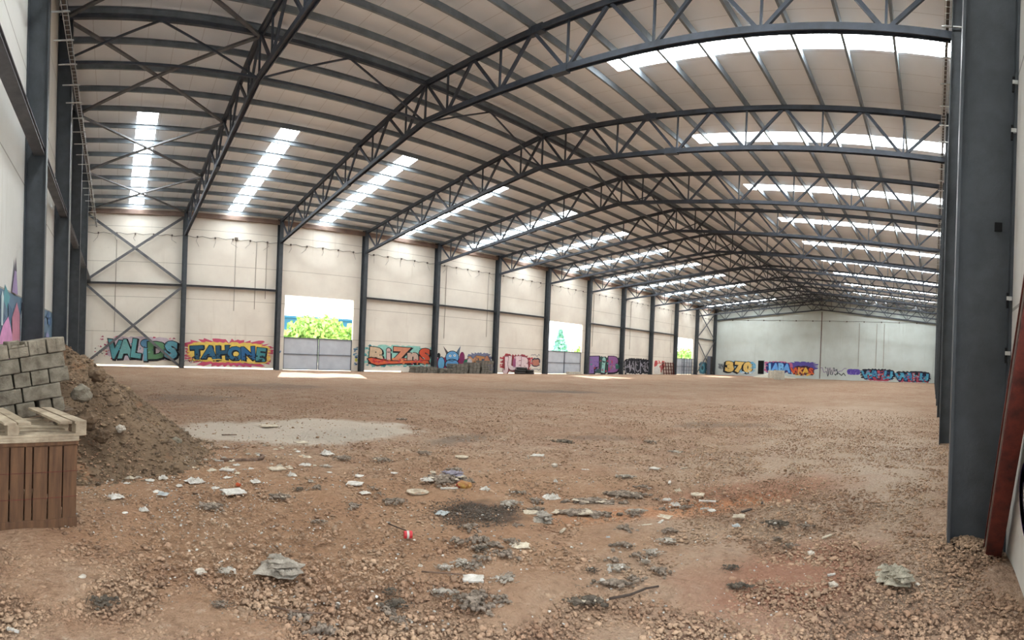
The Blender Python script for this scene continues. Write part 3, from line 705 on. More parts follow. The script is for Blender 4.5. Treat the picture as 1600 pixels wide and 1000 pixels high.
g.scatter(-22.5, -19.3, .5, 1.0, [(240, 190, 90), (230, 120, 60)], 22, .16, 4); g.build('F', 'purple and flame coloured graffiti on the far end wall')
g = Graf(); g.squig(-18.1, -13.9, 1.1, 1.9, (150, 130, 170), .1, 16, 2); g.squig(-17.4, -15.3, .5, 2.3, (50, 60, 70), .09, 16, 6); g.squig(-16.6, -14, .7, 1.5, (30, 34, 40), .12, 8, 7); g.cloud(-17.3, -15.6, .8, 1.9, (206, 202, 206), .3, 20)
g.squig(-17.2, -15.7, .7, 2.1, (60, 70, 80), .07, 14, 9); g.build('F', 'unfinished outline sketch in grey just right of the rusty strip')
g = Graf(); g.cloud(-13.8, -11.6, .9, 1.85, (96, 76, 170), .12, 26); g.scatter(-13.6, -11.8, 1, 1.7, [(140, 120, 200), (60, 50, 130)], 20, .12, 4); g.build('F', 'small violet rectangle tag on the far end wall')
for (u0, u1, v0, v1, lab, sd_) in ((-11.5, -6.1, .2, 1.85, 'blue and red spiky graffiti, left one of the long pair', 3), (-6.05, -.4, .0, 1.65, 'blue and dark red graffiti at the right end of the far wall', 5)):
    g = Graf(); g.cloud(u0, u1, v0 + .1, v1, (30, 30, 44), .3, 44); g.cloud(u0 + .6, u1 - .5, v0, v0 + .7, (176, 70, 90), .3, 34)
    g.word('WAHU', u0 + .6, u1 - .5, v0 + .35, v1 - .15, [(80, 160, 196), (60, 130, 180), (190, 90, 100)], (20, 30, 60), None, .05, None, .06); g.scatter(u0 + .5, u1 - .4, v0 + .1, v1 - .2, [(90, 170, 200), (190, 70, 90), (40, 50, 110), (110, 190, 210)], 60, .16, sd_)
    g.build('F', lab)
# painted mural on the near end wall
g = Graf(); r_ = random.Random(5)
for (a, b_) in ((6.3, 12.05), (12.35, 18.1)):
    g.poly([(a, 0), (b_, 0), (b_, 2.6), (a, 2.6)], (112, 138, 160))
g.scatter(6.4, 12, .2, 2.5, [(140, 166, 186), (90, 116, 142), (110, 170, 180)], 60, .3, 3)
g.poly([(8.2, 0), (10.9, 0), (11.1, 1.0), (10.9, 1.7), (10.4, 2.1), (9.9, 1.9), (9.2, 1.3)], (226, 160, 206))
g.poly([(11.0, 0), (11.7, 0), (11.8, 1.3), (11.7, 2.2), (11.3, 2.45), (10.8, 2.1), (10.9, 1.3)], (206, 140, 160)); g.poly([(11.3, .3), (11.6, .3), (11.6, 1.5), (11.3, 1.6)], (226, 190, 180))
for u, v0, v1 in ((9.8, 1.9, 2.45), (8.9, 1.5, 2.3), (11.9, 1.5, 2.2), (9.4, 1.1, 1.8), (12.6, 1.2, 1.9)): g.poly([(u - .06, v0), (u + .08, v0), (u + .12, v1), (u, v1 + .12), (u - .1, v1)], (214, 232, 236))
g.poly([(11.85, 0), (12.05, 0), (12.05, 2.5), (11.9, 2.5)], (30, 34, 50)); g.poly([(11.86, .1), (11.96, 1.1), (12.05, .1)], (220, 210, 80))
g.poly([(10.7, 2.62), (11.35, 2.62), (11.05, 3.35)], (170, 150, 190)); g.poly([(10.93, 3.1), (11.17, 3.1), (11.05, 3.42)], (90, 84, 96))
g.poly([(12.4, 0), (18, 0), (18, 1.5), (15, 1.3), (12.4, 1.5)], (210, 140, 170)); g.scatter(12.5, 18, 1.2, 2.5, [(120, 160, 210), (150, 150, 190), (90, 120, 160)], 30, .3, 6)
g.build('G', 'blue and pink painted mural on the near end wall at the left edge', 'wall_mural')
# purple paint on the right wall
g = Graf(); n = 20
pts = [(-2.6 - .75 * math.cos(PI * i / n - PI / 2) - 0, .55 + .62 * math.sin(PI * i / n - PI / 2)) for i in range(n + 1)]
g.stroke([(-(3.35 + .6 * math.cos(-PI / 2 + PI * i / n)), .72 + .3 * math.sin(-PI / 2 + PI * i / n)) for i in range(n + 1)], .12, (122, 84, 180)); g.build('R', 'purple paint stroke low on the right wall')
# black doorway in the far end wall
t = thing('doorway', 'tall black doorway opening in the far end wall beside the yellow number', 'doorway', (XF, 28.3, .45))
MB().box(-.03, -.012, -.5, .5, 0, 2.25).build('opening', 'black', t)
MB().box(-.05, -.012, -.58, -.5, 0, 2.33).build('frame', 'gate_frame', t)

# ---------------------------------------------------------------- things along the far walls
def rock_vf(r, seed, n=2):
    import bmesh
    bm = bmesh.new(); bmesh.ops.create_icosphere(bm, subdivisions=n, radius=1)
    rd = random.Random(seed); off = Vector((rd.uniform(0, 99), rd.uniform(0, 99), 0))
    from mathutils import noise as mn
    for v in bm.verts: v.co *= r * (1 + .45 * mn.noise(v.co * 1.3 + off) + .2 * mn.noise(v.co * 3.1 + off))
    vs = [v.co.copy() for v in bm.verts]; fs = [[v.index for v in f.verts] for f in bm.faces]; bm.free(); return vs, fs
def slats_stack(name, label, x, y, w_, d_, h, n, mt, cat='stack', rz=0):
    """stack of n layers, alternating set-backs"""
    t = thing(name, label, cat, (x, y, 0), rz)
    for i in range(n):
        z0 = h * i / n; e = .03 * ((i * 7) % 3); b_ = MB()
        m_ = max(2, int(w_ / .35))
        for j in range(m_): b_.box(-w_ / 2 + j * w_ / m_ + e, -w_ / 2 + (j + 1) * w_ / m_ - .04 + e, -d_ / 2, d_ / 2, z0, z0 + h / n - .025)
        b_.build('layer', mt, t)
    return t
slats_stack('rubble_stack', 'low pile of flat pale slabs at the wall below the red graffiti', 24.4, 36.1, 2.2, 1.0, .55, 4, 'grey_stack')
slats_stack('rubble_stack', 'longer low slab pile passing in front of the fourth column', 26.4, 35.9, 1.5, .9, .45, 3, 'grey_stack')
slats_stack('block_stack', 'rounded grey stack under the blue horned creature', 27.9, 36.0, 1.7, .9, .85, 5, 'grey_stack')
slats_stack('block_stack', 'middle grey stack at the left wall, square and smooth', 29.6, 36.1, 1.2, .9, 1.0, 4, 'grey_stack')
slats_stack('block_stack', 'tallest grey stack at the left wall, with upright slats', 31.1, 36.1, 1.4, .9, 1.2, 6, 'grey_stack')
def tyre(x, y, z, label):
    t = thing('tyre', label, 'tyre', (x, y, z), 0, 'stacked tyres'); b_ = MB(); n = 20
    prof_ = [(.28, 0), (.5, .0), (.56, .05), (.56, .16), (.5, .21), (.28, .21), (.3, .1)]
    vs = [(r_ * math.cos(2 * PI * i / n), r_ * math.sin(2 * PI * i / n), z_) for i in range(n) for r_, z_ in prof_]; k = len(prof_)
    b_.add(vs, [(i * k + j, ((i + 1) % n) * k + j, ((i + 1) % n) * k + (j + 1) % k, i * k + (j + 1) % k) for i in range(n) for j in range(k)])
    b_.build('casing', 'tyre', t, True)
for i, (x_, z_) in enumerate(((35.7, 0), (35.75, .22), (36.9, 0), (36.85, .22), (35.9, .44))):
    tyre(x_, 36.1, z_, ['lowest tyre of the left stack below the pink graffiti', 'second tyre of the left stack below the pink graffiti', 'lower tyre of the right pair below the pink graffiti', 'upper tyre of the right pair below the pink graffiti', 'topmost tyre below the pink graffiti'][i])
tag(MB().box(43.0, 45.0, 35.9, 36.4, 0, .28).build('concrete_slab', 'concrete'), 'pale concrete slab lying before the middle gate', 'slab')
t = thing('red_grid', 'red brown lattice rack leaning at the left wall before the farthest gate', 'rack', (64.6, 36.6, 0)); b_ = MB()
for i in range(5): b_.bar((i * .75, 0, 0), (i * .75, .25, 1.75), .1)
for i in range(4): b_.bar((0, .04 + i * .06, .2 + i * .48), (3, .04 + i * .06, .2 + i * .48), .1)
b_.build('lattice', 'rust', t)
t = thing('cabinet', 'dark tall cabinet in the last bay of the left wall', 'cabinet', (79.6, 36.4, 0)); MB().box(-.4, .4, -.3, .3, 0, 3.1).build('body', 'gate_frame', t); MB().box(-.36, .36, -.33, -.3, .1, 3.0).build('door', 'tyre', t)
def ring(x, y, label, h=1.15, r=.78):
    n = 28; b_ = MB(); vs = []
    for i in range(n):
        a = 2 * PI * i / n
        for rr_, z_ in ((r, 0), (r, h), (r * .84, h), (r * .84, .05)): vs.append((rr_ * math.cos(a), rr_ * math.sin(a), z_))
    b_.add(vs, [(i * 4 + j, ((i + 1) % n) * 4 + j, ((i + 1) % n) * 4 + j + 1, i * 4 + j + 1) for i in range(n) for j in range(3)])
    return tag(b_.build('concrete_ring', 'concrete', None, False, (x, y, gz(x, y))), label, 'concrete ring', 'concrete rings')
ring(75.5, 23.9, 'short pale concrete ring standing farther back before the far end wall', 1.2)
ring(67, 20.35, 'pale concrete ring standing nearer, right of the other ring', 1.25, .72)
def heap(name, label, x, y, rx, ry, h, mt, seed, n=60):
    V = []; rd = np.random.default_rng(seed); w_ = rd.uniform(-5, 5, (30, 2)); ph = rd.uniform(0, 6, 30)
    for i in range(n):
        for j in range(n):
            u, v = -1.25 + 2.5 * i / (n - 1), -1.25 + 2.5 * j / (n - 1); d = math.hypot(u, v)
            nz_ = float(np.sum(np.sin(w_[:, 0] * u * 1.6 + w_[:, 1] * v * 1.6 + ph))) / 30 ** .5
            z_ = h * max(0, 1 - d) ** .95 * (1 + .12 * nz_) + (.02 * nz_ if d < 1.05 else 0)
            if d > 1.02: z_ = -.1
            V.append((x + u * rx, y + v * ry, z_))
    idx = np.arange(n * n).reshape(n, n); F = np.stack([idx[:-1, :-1], idx[1:, :-1], idx[1:, 1:], idx[:-1, 1:]], -1).reshape(-1, 4)
    return tag(npmesh(name, np.array(V), F, [mt], True), label, 'heap')
heap('lime_heap', 'low whitish heap at the foot of the far end wall by the black doorway', 80.2, 25.2, 2.2, 3.6, .9, 'concrete', 3, 30)

# ---------------------------------------------------------------- mound of earth, lower left
MX, MY, MR, MH = -.85, 8.1, 2.32, 1.62
def mound_h(x, y):
    d = math.hypot(x - MX, y - MY) / MR
    return MH * max(0, 1 - d) ** 1.02
n = 260; rd = np.random.default_rng(11); xs = np.linspace(MX - 1.28, MX + MR * 1.12, n); ys = np.linspace(MY - MR * 1.12, MY + MR * 1.12, n)
X, Y = np.meshgrid(xs, ys, indexing='ij'); D = np.hypot(X - MX, Y - MY) / MR; ang = np.arctan2(Y - MY, X - MX)
D = D * (1 + .05 * np.sin(5 * ang + 1) + .035 * np.sin(11 * ang))
Zm = MH * np.clip(1 - D, 0, 1) ** 1.02
def fbm(X, Y, f0, octs, seed):
    r_ = np.random.default_rng(seed); out = np.zeros_like(X); amp = 1
    for o_ in range(octs):
        acc = np.zeros_like(X)
        for _ in range(14):
            a = r_.uniform(0, 2 * PI); f_ = f0 * 2 ** o_ * r_.uniform(.6, 1.4); acc += np.sin(f_ * (math.cos(a) * X + math.sin(a) * Y) + r_.uniform(0, 6.3))
        out += amp * acc / 14 ** .5; amp *= .55
    return out
nz = fbm(X, Y, 3.0, 5, 5)
Zm = Zm + nz * .045 * np.clip(1.25 - D, 0, 1) ** .5
rg = np.abs(fbm(X, Y, 9, 3, 9)); Zm += np.clip(rg - .5, 0, 1) * .035 * np.clip(1.15 - D, 0, 1)
Zm[D > 1.06] = -.08
idx = np.arange(n * n).reshape(n, n); F = np.stack([idx[:-1, :-1], idx[1:, :-1], idx[1:, 1:], idx[:-1, 1:]], -1).reshape(-1, 4)
tag(npmesh('dirt_mound', np.stack([X, Y, Zm], -1).reshape(-1, 3), F, ['mound_dirt'], False), 'brown mound of earth sloping down beside the block stack', 'mound')
def mound_z(x, y):
    i = int(round((x - xs[0]) / (xs[-1] - xs[0]) * (n - 1))); j = int(round((y - ys[0]) / (ys[-1] - ys[0]) * (n - 1)))
    return float(Zm[i, j]) if 0 <= i < n and 0 <= j < n else 0.0
def ground(x, y): return max(gz(x, y), mound_h(x, y) if MX - 1.2 < x else 0)

# ---------------------------------------------------------------- gravel
def stones(name, pts, sizes, mt, seed=1):
    """many little angular stones in one mesh"""
    r_ = np.random.default_rng(seed); k = len(pts)
    base = np.array([(-1, -.8, -.5), (.9, -1, -.5), (1, .8, -.5), (-.8, 1, -.5), (-.6, -.5, .55), (.5, -.7, .6), (.7, .4, .5), (-.4, .6, .62)])
    V = base[None] * (1 + r_.uniform(-.38, .38, (k, 8, 3))); V *= np.stack([sizes, sizes * r_.uniform(.55, 1, k), sizes * r_.uniform(.35, .8, k)], -1)[:, None]
    a = r_.uniform(0, 2 * PI, k); b_ = r_.uniform(-.5, .5, k); ca, sa, cb, sb = np.cos(a), np.sin(a), np.cos(b_), np.sin(b_)
    x, y, z = V[..., 0], V[..., 1], V[..., 2]
    x, z = x * cb[:, None] - z * sb[:, None], x * sb[:, None] + z * cb[:, None]
    x, y = x * ca[:, None] - y * sa[:, None], x * sa[:, None] + y * ca[:, None]
    V = np.stack([x, y, z], -1) + pts[:, None]
    q = np.array([(0, 3, 2, 1), (4, 5, 6, 7), (0, 1, 5, 4), (1, 2, 6, 5), (2, 3, 7, 6), (3, 0, 4, 7)])
    F = (q[None] + (np.arange(k) * 8)[:, None, None]).reshape(-1, 4)
    return npmesh(name, V.reshape(-1, 3), F, [mt])
r_ = np.random.default_rng(21); P_ = []; S_ = []
def gravel_at(x, y, s): P_.append((x, y, ground(x, y) + s * .15)); S_.append(s)
cnt = 0
while cnt < 72000:
    d = 2.4 + 19 * r_.random() ** 1.75; th = r_.uniform(-.34, 1.8); x, y = d * math.sin(th), d * math.cos(th)
    if y < WR + .05 or x < XG + .05: continue
    cl_ = math.sin(x * 1.9 + 1.2 * math.sin(y * 1.3)) + math.sin(y * 2.3 + 1.7 * math.sin(x * .9)) + .8 * math.sin(4.1 * x + 3.3 * y)
    dens = (.46 + .08 * cl_ + (.5 if th > 1.12 else 0) + (.3 if d < 4 else 0)) * min(1, (22 - d) / 9)
    if math.hypot(x - 3.42, y - 3.95) < .42: dens *= .2
    if ((x - 3.6) / 2.5) ** 2 + ((y - 9.6) / 1.45) ** 2 < 1: dens *= .15
    if r_.random() > dens: continue
    gravel_at(x, y, float(min(.034, .0042 + .0042 * r_.exponential(1.0) + .0006 * d))); cnt += 1
for _ in range(1600):
    a = r_.uniform(0, 6.28); q = r_.random() ** .6; x, y = kx(1) - .1 + .65 * q * math.cos(a), -.35 + .35 * q * math.sin(a)
    if y > WR + .03: P_.append((x, y, .10 * (1 - q) + gz(x, y))); S_.append(float(.008 + .016 * r_.random() ** 2))
tag(stones('gravel', np.array(P_), np.array(S_), 'stone', 3), 'loose orange and beige gravel strewn over the dirt floor', 'gravel', None, 'stuff')
P_ = []; S_ = []
for _ in range(9000):
    a = r_.uniform(-2.9, .9); d = MR * (r_.random() ** .6) * 1.08; x, y = MX + d * math.cos(a), MY + d * math.sin(a)
    if x < MX - 1.2: continue
    s = float(min(.05, .006 + .008 * r_.exponential(1.0))); P_.append((x, y, max(gz(x, y), mound_z(x, y)) + s * .1)); S_.append(s)
mat('clod', srgb(134, 112, 88), srgb(88, 70, 54), 5, .97, 0, .6, 60, island=.4)
tag(stones('loose_clods', np.array(P_), np.array(S_), 'clod', 5), 'small clods and stones covering the earth mound', 'clods', None, 'stuff')
P_ = []; S_ = []
for _ in range(1500):
    if r_.random() < .45: th, d = r_.normal(.1, .18), r_.uniform(4.2, 8.5)
    else: th, d = r_.uniform(.1, 1.35), 3 + 7 * r_.random() ** 1.3
    x, y = d * math.sin(th), d * math.cos(th)
    if mound_z(x, y) < .12: P_.append((x, y, max(gz(x, y), mound_z(x, y)) + .008)); S_.append(float(.004 + .007 * r_.random() ** 2 + .0006 * d))
mat('crumb', srgb(206, 200, 190), srgb(128, 120, 110), 30, .95, 0, .3, island=.3)
tag(stones('litter_crumbs', np.array(P_), np.array(S_), 'crumb', 16), 'fine pale plaster and paper crumbs strewn between the litter', 'crumbs', None, 'stuff')
P_ = []; S_ = []
for _ in range(1500):
    d = r_.normal(0, .23, 2); P_.append((3.42 + d[0] * .9, 3.95 + d[1] * 1.1, gz(3.42 + d[0] * .9, 3.95 + d[1] * 1.1) + .006)); S_.append(float(.004 + .007 * r_.random()))
mat('char', srgb(70, 62, 55), srgb(110, 98, 86), 20, 1, 0, .5, island=.4)
tag(stones('charred_litter', np.array(P_), np.array(S_), 'char', 6), 'patch of black charred bits burnt on the dirt floor', 'ashes', None, 'stuff')

# ---------------------------------------------------------------- litter on the floor
DEBRIS = [
 ('rag', 1.2, 3.47, 0.35, 'smooth grey crumpled rag lying on bare orange dirt'),
 ('stone', 0.65, 3.58, 0.08, 'pale angular stone on the dirt left of the smooth grey rag'),
 ('paper', 2.63, 6.67, 0.19, 'flat white paper sheet between the curved brown branch and the pale cement patch'),
 ('bag', 3.23, 7.31, 0.24, 'crumpled white plastic bag at the near edge of the pale cement patch'),
 ('clump', 3.36, 6.93, 0.23, 'grey and white litter clump at the right end of the pale cement patch'),
 ('flat', 2.15, 6.49, 0.27, 'long pale plaster slab just right of the curved brown branch'),
 ('paper', 2.24, 6.13, 0.14, 'small white crumpled paper touching the long pale plaster slab'),
 ('clump', 2.84, 6.46, 0.12, 'small grey litter clump between the white bag and the white paper sheet'),
 ('chip', 3.05, 5.88, 0.12, 'small pale chip on bare dirt right of the curved brown branch'),
 ('flat', 2.83, 5.55, 0.23, 'long grey cardboard scrap left of the big mixed rubbish heap'),
 ('paper', 2.77, 5.18, 0.14, 'pale triangular paper at the right tip of the long grey cardboard scrap'),
 ('clump', 3.81, 6.65, 0.23, 'flat grey litter clump right of the cement patch'),
 ('chip', 3.57, 5.87, 0.1, 'small white chip on the dirt left of the big mixed rubbish heap'),
 ('clump', 2.9, 4.72, 0.2, 'grey and white litter clump beside the oval pale cardboard tray'),
 ('tray', 3.3, 4.9, 0.26, 'oval pale cardboard tray on the dirt below the big mixed rubbish heap'),
 ('paper', 1.71, 5.93, 0.14, 'bluish white crumpled paper under the curved brown branch'),
 ('flat', 1.35, 5.56, 0.32, 'wide pale sheet of torn card with an orange scrap on it'),
 ('brick', 1.47, 5.82, 0.07, 'small orange brick fragment on a torn card sheet'),
 ('clump', 1.8, 5.24, 0.2, 'grey litter clump with a pinkish tint among the scraps in front of the branch'),
 ('clump', 2.09, 5.49, 0.1, 'dark small clump right of the torn card sheet'),
 ('clump', 0.99, 5.02, 0.21, 'pebbly grey clump on the dirt before the torn card sheet'),
 ('clump', 1.87, 4.38, 0.12, 'round grey clump alone on bare dirt below the long grey cardboard scrap'),
 ('strip', 1.48, 6.95, 0.12, 'short white plaster sliver at the thick end of the curved branch'),
 ('flat', 1.48, 6.47, 0.21, 'pale blue layered sheet under the white sliver by the branch'),
 ('flat', 0.96, 6.67, 0.31, 'long white plaster piece at the foot of the dirt mound'),
 ('paper', 0.99, 6.0, 0.25, 'torn white paper bundle in front of the dirt mound'),
 ('paper', 0.63, 6.15, 0.14, 'small white paper at the front foot of the dirt mound'),
 ('film', 0.56, 5.41, 0.13, 'translucent bluish plastic film lying left of the torn white paper bundle'),
 ('paper', 0.06, 5.34, 0.2, 'pointed white paper strip right of the plank crate'),
 ('paper', 0.33, 4.96, 0.11, 'white folded paper on gravel right of the plank crate'),
 ('chip', 0.15, 4.84, 0.06, 'tiny white chip beside the white folded paper'),
 ('chip', 0.46, 6.03, 0.12, 'cracked white chip at the foot of the dirt mound'),
 ('clump', -0.02, 3.14, 0.13, 'dark grey bristly clump in the left foreground'),
 ('strip', -0.51, 2.78, 0.07, 'white bone-like fragment in the lower left corner'),
 ('clump', 0.83, 3.54, 0.11, 'dry grey weed tuft between the pale stone and the smooth grey rag'),
 ('stone', -0.17, 3.49, 0.06, 'small light stone in the left foreground in front of the crate'),
 ('clump', 0.69, 3.08, 0.08, 'loose grey tuft in front of the dry weed tuft'),
 ('tray', 5.03, 6.29, 0.22, 'pale shallow dish on open dirt behind the big mixed rubbish heap'),
 ('paper', 6.16, 5.74, 0.25, 'flat white card on open dirt behind the white crumpled sack'),
 ('stone', 5.78, 5.05, 0.11, 'small pale stone between the flat white card and the white crumpled sack'),
 ('paper', 5.13, 4.45, 0.07, 'tiny bright white paper ball behind the white crumpled sack'),
 ('strip', 5.93, 4.53, 0.2, 'thin pale strip on open dirt right of the tiny white paper ball'),
 ('clump', 6.01, 3.94, 0.18, 'grey white litter clump behind the longest rubbish row'),
 ('bag', 4.5, 3.95, 0.23, 'white crumpled sack at the left end of the rubbish row'),
 ('clump', 4.27, 4.3, 0.12, 'dark clump behind the grey white clump beside the burnt patch'),
 ('clump', 3.88, 3.98, 0.19, 'grey white clump at the right rim of the burnt patch'),
 ('film', 3.1, 4.15, 0.15, 'clear plastic film at the left rim of the burnt patch'),
 ('flat', 3.85, 3.64, 0.22, 'flat pale board right of the burnt patch'),
 ('rag', 3.74, 3.4, 0.22, 'lumpy grey rag in front of the flat pale board'),
 ('clump', 4.2, 3.3, 0.39, 'long grey rubbish row running right of the lumpy grey rag'),
 ('clump', 4.68, 3.51, 0.4, 'grey rubbish row behind the long row by the flat board'),
 ('flat', 4.22, 3.23, 0.17, 'flat grey sheet lying on the long grey rubbish row'),
 ('clump', 5.22, 3.44, 0.34, 'heaped grey cloth rubbish at the right end of the row'),
 ('clump', 4.58, 2.9, 0.16, 'small grey clump in front of the heaped grey cloth rubbish'),
 ('strip', 3.67, 3.07, 0.13, 'broken pale strip in front of the lumpy grey rag'),
 ('can', 2.45, 3.76, 0.07, 'crushed red and white can on the dirt left of the burnt patch'),
 ('paper', 3.09, 3.04, 0.19, 'pale cream cardboard scrap in front of the burnt patch'),
 ('clump', 2.76, 3.17, 0.1, 'dark flat clump below the burnt patch'),
 ('clump', 2.48, 3.05, 0.13, 'grey wool clump behind the pale flat sheet in the centre foreground'),
 ('flat', 2.4, 2.81, 0.18, 'pale flat sheet in the centre foreground among grey wool clumps'),
 ('clump', 2.54, 2.63, 0.12, 'grey wool clump right of the pale flat sheet in the foreground'),
 ('clump', 2.33, 3.07, 0.09, 'grey wool clump left of the pale flat sheet in the foreground'),
 ('clump', 2.85, 2.96, 0.07, 'small wool clump behind the others in the centre foreground'),
 ('film', 3.8, 2.65, 0.08, 'small bluish translucent film alone on bare dirt'),
 ('stone', 2.22, 3.22, 0.04, 'small whitish stone left of the wool clumps'),
 ('clump', 1.73, 2.77, 0.13, 'dark fluffy clump at the bottom left of the centre foreground'),
 ('clump', 1.79, 2.93, 0.08, 'small fluffy clump just behind the dark fluffy clump'),
 ('clump', 2.08, 2.75, 0.13, 'grey brown fluffy clump below the centre pale sheet'),
 ('clump', 2.73, 2.05, 0.2, 'elongated dark clump in the lower middle foreground'),
 ('clump', 3.31, 2.2, 0.13, 'rounded pale grey bundle right of centre foreground'),
 ('paper', 3.24, 2.24, 0.04, 'bright white scrap touching the rounded pale grey bundle'),
 ('clump', 3.06, 2.08, 0.2, 'long grey green clump below the rounded pale grey bundle'),
 ('clump', 3.13, 2.32, 0.07, 'small dark clump left of the rounded pale grey bundle'),
 ('clump', 3.52, 2.1, 0.07, 'small grey clump right behind the rounded pale grey bundle'),
 ('clump', 9.02, 5.36, 0.21, 'pale litter clump far back on open ground'),
 ('clump', 8.3, 4.41, 0.17, 'grey litter clump in front of the far pale one'),
 ('flat', 6.82, 3.96, 0.17, 'flat grey scrap on open ground behind the white strip'),
 ('strip', 7.12, 3.61, 0.14, 'thin pale strip right of the flat grey scrap'),
 ('strip', 6.18, 3.35, 0.16, 'straight white strip on the dirt behind the rubbish row end'),
 ('paper', 5.84, 3.04, 0.1, 'yellowish paper scrap between the white strip and the plaster offcuts'),
 ('flat', 5.37, 2.94, 0.11, 'small pale flat scrap right of the heaped grey cloth rubbish'),
 ('paper', 5.24, 2.75, 0.13, 'white crumpled paper right of the heaped grey cloth rubbish'),
 ('flat', 5.81, 2.75, 0.2, 'broken plasterboard sheet topmost of the plaster offcuts'),
 ('strip', 5.6, 2.52, 0.2, 'slanted plasterboard strip in the plaster offcuts'),
 ('strip', 5.29, 2.41, 0.11, 'short bright white stub in the plaster offcuts'),
 ('flat', 5.26, 2.31, 0.1, 'small pale square at the foot of the plaster offcuts'),
 ('flat', 5.21, 1.97, 0.16, 'pale wooden offcut under a dark strip right of the plaster offcuts'),
 ('strip', 5.36, 1.94, 0.18, 'dark wooden strip lying across the pale wooden offcut'),
 ('strip', 5.85, 1.93, 0.11, 'thin grey stick on red dirt right of the dark wooden strip'),
 ('clump', 4.69, 2.92, 0.16, 'grey white clump at the near right of the rubbish row'),
 ('flat', 4.75, 2.63, 0.2, 'pale flat slab right of the grey white clump'),
 ('strip', 4.56, 2.55, 0.14, 'bright white strip in front of the pale flat slab'),
 ('strip', 4.34, 2.6, 0.15, 'grey plaster strip left of the bright white strip'),
 ('clump', 4.03, 2.19, 0.13, 'grey wool clump alone below the white strips'),
 ('clump', 3.72, 2.15, 0.12, 'grey wool clump nearer the pale bundle than the lone one'),
 ('film', 4.9, 1.88, 0.1, 'bluish thin film in front of the pale wooden offcut'),
 ('stone', 4.54, 1.81, 0.05, 'tiny white stone in front of the bluish thin film'),
 ('clump', 5.1, 1.53, 0.2, 'speckled grey white clump on red gravel right of the dark strip'),
 ('clump', 5.12, 1.21, 0.12, 'small grey clump right of the speckled one'),
 ('strip', 4.93, 0.96, 0.15, 'flat grey plank piece on red gravel'),
 ('clump', 4.51, 1.22, 0.11, 'round grey stone-like clump in front of the speckled one'),
 ('clump', 4.64, 1.37, 0.08, 'small bluish grey clump left of the round grey one'),
 ('stone', 4.44, 1.0, 0.07, 'small bright white stone on red gravel'),
 ('clump', 3.79, 1.49, 0.1, 'dark little clump in the right foreground'),
 ('strip', 4.03, 0.74, 0.07, 'short white strip left of the pale green rags'),
 ('stone', 3.84, 0.69, 0.07, 'white stone below the short white strip'),
 ('clump', 3.51, 1.3, 0.14, 'brown grey clump below the dark little one'),
 ('rag', 4.1, 0.28, 0.3, 'large pale green layered rag in the right foreground'),
 ('rag', 3.94, 0.21, 0.24, 'grey torn rag lying over the large pale green rag'),
 ('stone', 3.98, 0.07, 0.04, 'bright white stone at the right tip of the grey torn rag'),
 ('clump', 4.04, 5.32, 0.49, 'grey cloth mass of the big mixed rubbish heap'),
 ('rag', 4.17, 5.41, 0.33, 'purple grey rag on the big mixed rubbish heap'),
 ('paper', 3.78, 5.4, 0.21, 'white pink paper at the left end of the big mixed rubbish heap'),
 ('brick', 3.98, 4.91, 0.17, 'yellow and red crumpled packet at the front of the big mixed rubbish heap'),
 ('strip', 3.78, 4.94, 0.21, 'thin white strip in front of the big mixed rubbish heap'),
 ('paper', 4.1, 4.66, 0.14, 'white scrap at the right end of the big mixed rubbish heap'),
 ('clump', 4.43, 5.65, 0.21, 'pale litter behind the big mixed rubbish heap'),
 ('clump', 4.72, 6.88, 0.18, 'small grey clump on dirt behind the heap near the cement patch'),
 ('clump', 7.65, 6.49, 0.32, 'dark grey litter clump far back in the middle of the floor'),
 ('clump', 6.57, 10.55, 0.21, 'small far clump by the far edge of the cement patch'),
 ('flat', 3.19, 10.22, 0.45, 'scattered pale sheet on the far part of the cement patch'),
 ('strip', 2.08, 9.0, 0.27, 'brown stick lying on the cement patch'),
 ('flat', 3.18, 8.32, 0.28, 'grey white scrap at the near middle of the cement patch'),
 ('clump', 1.11, 8.8, 0.22, 'light grey crumpled sack stuck in the dirt mound'),
]
from mathutils import noise as mn
def sheet(w_, d_, amp, nx, ny, rd, thick=.004, fold=False):
    """crumpled sheet with real thickness and an irregular torn outline"""
    off = Vector((rd.uniform(0, 50), rd.uniform(0, 50), 0)); top = []; a0 = rd.uniform(0, 6)
    for i in range(nx + 1):
        for j in range(ny + 1):
            u, v = -1 + 2 * i / nx, -1 + 2 * j / ny
            m_ = max(abs(u), abs(v)); ang_ = math.atan2(v, u); k = 1 - .28 * m_ * (.5 + .5 * mn.noise(Vector((math.cos(ang_) * 1.4, math.sin(ang_) * 1.4, 0)) + off)) - .12 * m_ * abs(math.sin(3 * ang_ + a0))
            p = Vector((u * k * w_ / 2, v * k * d_ / 2, 0))
            q = Vector((u * 1.6, v * 1.6, 0)) + off
            z_ = amp * (abs(mn.noise(q)) * 1.5 + abs(mn.noise(q * 2.3)) * .8 + abs(mn.noise(q * 5)) * .15 * (1 - m_))
            top.append((p.x, p.y, z_ * (1 - .8 * m_ ** 2) + thick))
    n1 = len(top); b_ = MB(); vs = top + [(x, y, z - thick) for x, y, z in top]; fs = []; W_ = ny + 1
    for i in range(nx):
        for j in range(ny):
            a = i * W_ + j; q = (a, a + W_, a + W_ + 1, a + 1); fs.append(q); fs.append(tuple(n1 + k for k in q[::-1]))
    rim = [i * W_ for i in range(nx + 1)] + [nx * W_ + j for j in range(1, W_)] + [i * W_ + ny for i in range(nx - 1, -1, -1)] + [j for j in range(ny - 1, 0, -1)]
    for a, c_ in zip(rim, rim[1:] + rim[:1]): fs.append((a, n1 + a, n1 + c_, c_))
    return b_.add(vs, fs)
